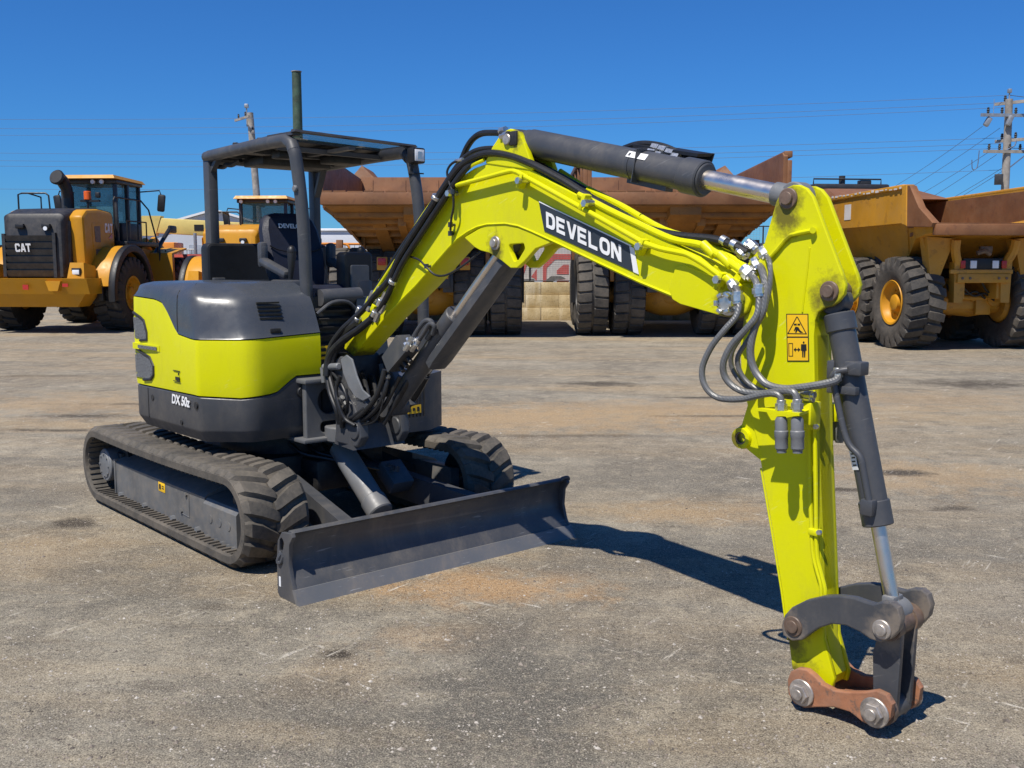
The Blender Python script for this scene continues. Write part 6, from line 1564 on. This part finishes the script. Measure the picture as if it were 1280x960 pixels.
# cage, gate, barriers
T = thing('pipe_gate', 'galvanised pipe gate standing in front of the boom lift', 'gate', (-9.75, 31.5, 0), 0)
q = MB(); q.tube([(-.05, 0, 0), (-.05, 0, 2.65)], .05, 10); q.build('gate_post', M['galv'], T)
q = MB()
for z in (1.0, 1.45, 1.9, 2.15): q.cyl((-1.3, 0, z), (0, 0, z), .022, 8)
for k in range(10): q.cyl((-1.3+k*.14, 0, .9), (-1.3+k*.14, 0, 2.15), .010, 6)
q.build('gate_panel', M['galv'], T)
def water_barrier(px, py, Y, mat, label):
    c = W(px, py, Y); T = thing('water_barrier', label, 'barrier', (c.x, Y, 0), 0, 'plastic water barriers')
    q = MB(); q.plate([(-.28, 0), (.28, 0), (.26, .25), (.12, .45), (.10, c.z), (-.10, c.z), (-.12, .45), (-.26, .25)], -.95, .95, 'x', bev=.03)
    q.build('barrier_shell', M[mat], T)
    q = MB()
    for x in (-.5, .5): q.span((x-.18, -.30, .0), (x+.18, .30, .12), .01)
    q.build('fork_pocket', M['black'], T)
    return T
water_barrier(245, 318, 30.5, 'red', 'faded red plastic water barrier beside the second wheel loader')
water_barrier(398, 318, 33, 'red', 'faded red plastic water barrier left of the dump truck tyre')
def crowd_barrier(px, Y, label):
    c = W(px, 330, Y); T = thing('crowd_barrier', label, 'barrier', (c.x, Y, 0), R(10), 'orange tube barriers')
    q = MB(); q.tube(round3([(-.9, 0, .3), (-.9, 0, 2.45), (.9, 0, 2.45), (.9, 0, .3)]), .045, 8); q.cyl((-.9, 0, 1.5), (.9, 0, 1.5), .035, 8); q.cyl((-.9, 0, .9), (.9, 0, .9), .035, 8)
    q.build('barrier_frame', M['orange'], T)
    q = MB()
    for k in range(9): q.cyl((-.7+k*.175, 0, .9), (-.7+k*.175, 0, 2.4), .012, 6)
    q.build('barrier_bar', M['galv'], T)
def round3(P, r=.25):
    out = [Vector(P[0])]
    for i in range(1, len(P)-1):
        p = Vector(P[i]); a = (Vector(P[i-1])-p).normalized()*r; b = (Vector(P[i+1])-p).normalized()*r
        out += [(p+a)*(1-t)**2+p*2*t*(1-t)+(p+b)*t*t if False else (p+a)*((1-t)**2)+p*(2*t*(1-t))+(p+b)*(t*t) for t in (0, .25, .5, .75, 1)]
    return out+[Vector(P[-1])]
crowd_barrier(407, 38, 'orange tube barrier nearest the left edge of the dump truck')
crowd_barrier(432, 38.5, 'orange tube barrier half hidden behind the dump truck tyre')

# ---------------------------------------------------------------- the ground
def make_ground():
    t = NT('compacted_gravel_yard')
    co = t.coord()
    big = t.noise(.16, 6, .6); mid = t.noise(.9, 6, .65); str_ = t.noise(.45, 6, .65, stretch=(.28, 1.5, 1), rot=(0, 0, R(6)))
    fine = t.noise(42, 5, .75); grit = t.noise(150, 3, .7)
    base = t.mix(t.step(mid, .36, .64), (.160, .145, .122, 1), (.315, .288, .240, 1))
    base = t.mix(t.math('MULTIPLY', t.step(str_, .46, .62), .80), base, (.35, .265, .165, 1))
    base = t.mix(t.math('MULTIPLY', t.step(big, .46, .62), .50), base, (.165, .145, .120, 1))
    blot = t.noise(2.3, 7, .72)
    base = t.mix(t.math('MULTIPLY', t.step(blot, .50, .66), .62), base, (.112, .100, .085, 1))
    base = t.mix(t.math('MULTIPLY', t.step(t.noise(5.5, 6, .7), .50, .64), .50), base, (.43, .375, .29, 1))
    base = t.mix(t.math('MULTIPLY', t.step(t.noise(3.1, 7, .75, stretch=(.5, 2.0, 1)), .56, .66), .55), base, (.10, .080, .060, 1))
    warp = t.noise(3.2, 6, .7); warp2 = t.noise(14, 4, .65)
    def stain(px, py, rx, ry, col, amt, soft=.7):
        nonlocal base
        c = G(px, py)
        mp = t.new('ShaderNodeMapping', vector_type='TEXTURE'); mp.inputs['Location'].default_value = (c.x, c.y, 0); mp.inputs['Scale'].default_value = (rx, ry, 1)
        t.link(co, mp.inputs['Vector'])
        ln = t.new('ShaderNodeVectorMath', operation='LENGTH'); t.link(mp.outputs[0], ln.inputs[0])
        d = t.math('ADD', ln.outputs['Value'], t.math('MULTIPLY', t.math('SUBTRACT', warp, .5), 3.4))
        d = t.math('ADD', d, t.math('MULTIPLY', t.math('SUBTRACT', warp2, .5), 1.2))
        f = t.step(d, 1.0+soft*.4, 1.0-soft)
        base = t.mix(t.math('MULTIPLY', f, amt), base, col)
    dark = (.048, .038, .030, 1); tan = (.40, .275, .150, 1); ora = (.43, .255, .115, 1); grey = (.120, .113, .102, 1); pale = (.33, .30, .26, 1)
    for a in ((600, 525, 3.4, .9, tan, .75), (820, 510, 2.5, .7, tan, .60), (1150, 595, .9, .7, tan, .6), (95, 505, 1.6, .9, tan, .55), (860, 640, .5, .35, tan, .6), (320, 455, 3, 1.2, tan, .4), (1160, 500, 1.8, .8, tan, .45),
              (610, 735, .55, .30, ora, .75), (560, 800, .35, .2, ora, .3), (420, 845, .3, .25, tan, .3), (60, 690, .5, .5, tan, .25), (1220, 760, .5, .4, pale, .2),
              (650, 880, .42, .55, grey, .9), (640, 820, .35, .6, grey, .8), (720, 935, .3, .25, grey, .4), (625, 470, .9, 1.9, grey, .30), (900, 690, 1.0, .4, grey, .5), (740, 705, .6, .22, grey, .6), (820, 600, 1.2, .4, grey, .4), (60, 620, .5, .5, grey, .4),
              (750, 480, .55, .35, dark, .95), (420, 818, .085, .06, dark, 1), (430, 852, .03, .022, dark, .8), (1130, 592, .26, .14, dark, 1), (1220, 480, .8, .55, dark, .95), (1190, 636, .16, .07, dark, .8), (250, 505, 1.6, .12, dark, .7), (700, 545, 1.2, .10, dark, .6), (480, 505, 1.4, .12, dark, .5), (1010, 470, 1.5, .14, dark, .6), (40, 470, 1.2, .15, dark, .6), (180, 720, .6, .5, grey, .6), (500, 900, .5, .4, grey, .5), (300, 890, .5, .35, grey, .45), (1150, 690, .7, .35, grey, .5), (885, 497, .5, .12, dark, 1), (905, 520, .7, .10, dark, .8), (110, 520, .6, .14, dark, .95), (70, 538, .5, .10, dark, .9), (98, 655, .20, .14, dark, .95), (1060, 612, .2, .08, dark, .95), (890, 810, .4, .25, grey, .35), (200, 560, .4, .2, dark, .3)):
        stain(*a)
    # chalky scrapes
    sc1 = t.noise(6, 4, .6, stretch=(.6, 4.2, 1), rot=(0, 0, R(38))); sc2 = t.noise(5, 4, .6, stretch=(.5, 4.6, 1), rot=(0, 0, R(-55))); gate = t.step(t.noise(1.3, 4, .6), .47, .60)
    for s_ in (sc1, sc2): base = t.mix(t.math('MULTIPLY', t.math('MULTIPLY', t.step(s_, .625, .70), gate), .78), base, (.66, .62, .56, 1))
    # aggregate
    base = t.mix(t.math('MULTIPLY', t.step(fine, .46, .36), .62), base, (.040, .035, .030, 1))
    base = t.mix(t.math('MULTIPLY', t.step(fine, .54, .66), .50), base, (.58, .52, .42, 1))
    base = t.mix(t.math('MULTIPLY', t.step(grit, .47, .37), .75), base, (.035, .030, .026, 1))
    base = t.mix(t.math('MULTIPLY', t.step(grit, .55, .65), .62), base, (.62, .56, .47, 1))
    vr = t.new('ShaderNodeTexVoronoi'); vr.inputs['Scale'].default_value = 26; t.link(co, vr.inputs['Vector'])
    base = t.mix(t.math('MULTIPLY', t.step(vr.outputs['Distance'], .10, .05), .6), base, (.68, .64, .57, 1))
    base = t.mix(1.0, base, (1.12, 1.09, 1.0, 1), 'MULTIPLY')
    t.base(base); t.rough(.93); t.b.inputs['Specular IOR Level'].default_value = .25
    hgt = t.math('ADD', t.math('MULTIPLY', fine, .7), t.math('ADD', t.math('MULTIPLY', grit, .35), t.math('MULTIPLY', warp, .8)))
    t.bump(hgt, 1.0, .018)
    return t.m
me = bpy.data.meshes.new('ground'); s_ = 600
me.from_pydata([(-s_, -20, 0), (s_, -20, 0), (s_, 1400, 0), (-s_, 1400, 0)], [], [(0, 1, 2, 3)]); me.materials.append(make_ground())
g_ = bpy.data.objects.new('ground', me); COL.objects.link(g_); tag(g_, kind='structure')

# loose stones
rnd = random.Random(5); m = MB()
protos = []
V0 = [Vector(v) for v in ((1, 0, 0), (-1, 0, 0), (0, 1, 0), (0, -1, 0), (0, 0, 1), (0, 0, -.5))]; F0 = ((0, 2, 4), (2, 1, 4), (1, 3, 4), (3, 0, 4), (2, 0, 5), (1, 2, 5), (3, 1, 5), (0, 3, 5))
for k in range(8000):
    px = rnd.uniform(-20, 1300); py = 420+540*rnd.random()**.75
    c = G(px, py); r = rnd.uniform(.003, .008)*(1.9 if rnd.random() < .04 else 1)
    a = rnd.uniform(0, PI); ca, sa = math.cos(a), math.sin(a); sx, sy, sz = r*rnd.uniform(.7, 1.4), r*rnd.uniform(.6, 1.1), r*rnd.uniform(.5, .8)
    vs = []
    for v in V0:
        x = v.x*sx*rnd.uniform(.7, 1.2); y = v.y*sy*rnd.uniform(.7, 1.2); vs.append(m.bm.verts.new((c.x+x*ca-y*sa, c.y+x*sa+y*ca, v.z*sz+.0005)))
    for f in F0: m.bm.faces.new([vs[i] for i in f])
def make_stone():
    t = NT('loose_stone'); n = t.noise(9, 2); t.base(t.ramp(n, ((.3, (.06, .05, .042)), (.5, (.24, .20, .16)), (.68, (.50, .46, .40))))); t.rough(.9); return t.m
st = m.build('loose_gravel', make_stone(), None, 10); tag(st, 'small loose stones scattered over the yard surface', 'gravel', kind='stuff')

# ================================================================ light, sky and camera
SUN_EL = R(60)
sx, sy = -.585, -.81
ln_ = math.hypot(sx, sy); sx /= ln_; sy /= ln_
sdir = Vector((sx*math.cos(SUN_EL), sy*math.cos(SUN_EL), math.sin(SUN_EL)))
ld = bpy.data.lights.new('sun', 'SUN'); ld.energy = 4.8; ld.angle = R(.53); ld.color = (1.0, .945, .86)
lo = bpy.data.objects.new('sun', ld); COL.objects.link(lo); lo.rotation_euler = sdir.to_track_quat('Z', 'Y').to_euler(); lo.location = sdir*40
w = bpy.data.worlds.new('World'); sc.world = w; w.use_nodes = True
nt = w.node_tree; bg = nt.nodes['Background']
sk = nt.nodes.new('ShaderNodeTexSky'); sk.sky_type = 'NISHITA'; sk.sun_disc = False
sk.sun_elevation = SUN_EL; sk.sun_rotation = math.atan2(sx, sy)
sk.altitude = 30; sk.air_density = 1.0; sk.dust_density = .1; sk.ozone_density = 6.0
tint = nt.nodes.new('ShaderNodeMix'); tint.data_type = 'RGBA'; tint.blend_type = 'MULTIPLY'; tint.inputs[0].default_value = 1; tint.inputs[7].default_value = (.215, .535, .91, 1)   # deep dry-air blue
nt.links.new(sk.outputs[0], tint.inputs[6]); nt.links.new(tint.outputs[2], bg.inputs[0]); bg.inputs[1].default_value = .10
cd = bpy.data.cameras.new('camera'); cam = bpy.data.objects.new('camera', cd); COL.objects.link(cam)
cam.location = (0, 0, CAM_H); cam.rotation_euler = (PI/2-CAM_PITCH, 0, 0)
cd.sensor_width = 36; cd.lens = 36*CAM_F/1280; cd.clip_end = 4000; cd.clip_start = .05
sc.camera = cam
sc.view_settings.view_transform = 'Standard'; sc.view_settings.look = 'None'; sc.view_settings.exposure = 0.25; sc.view_settings.gamma = 1
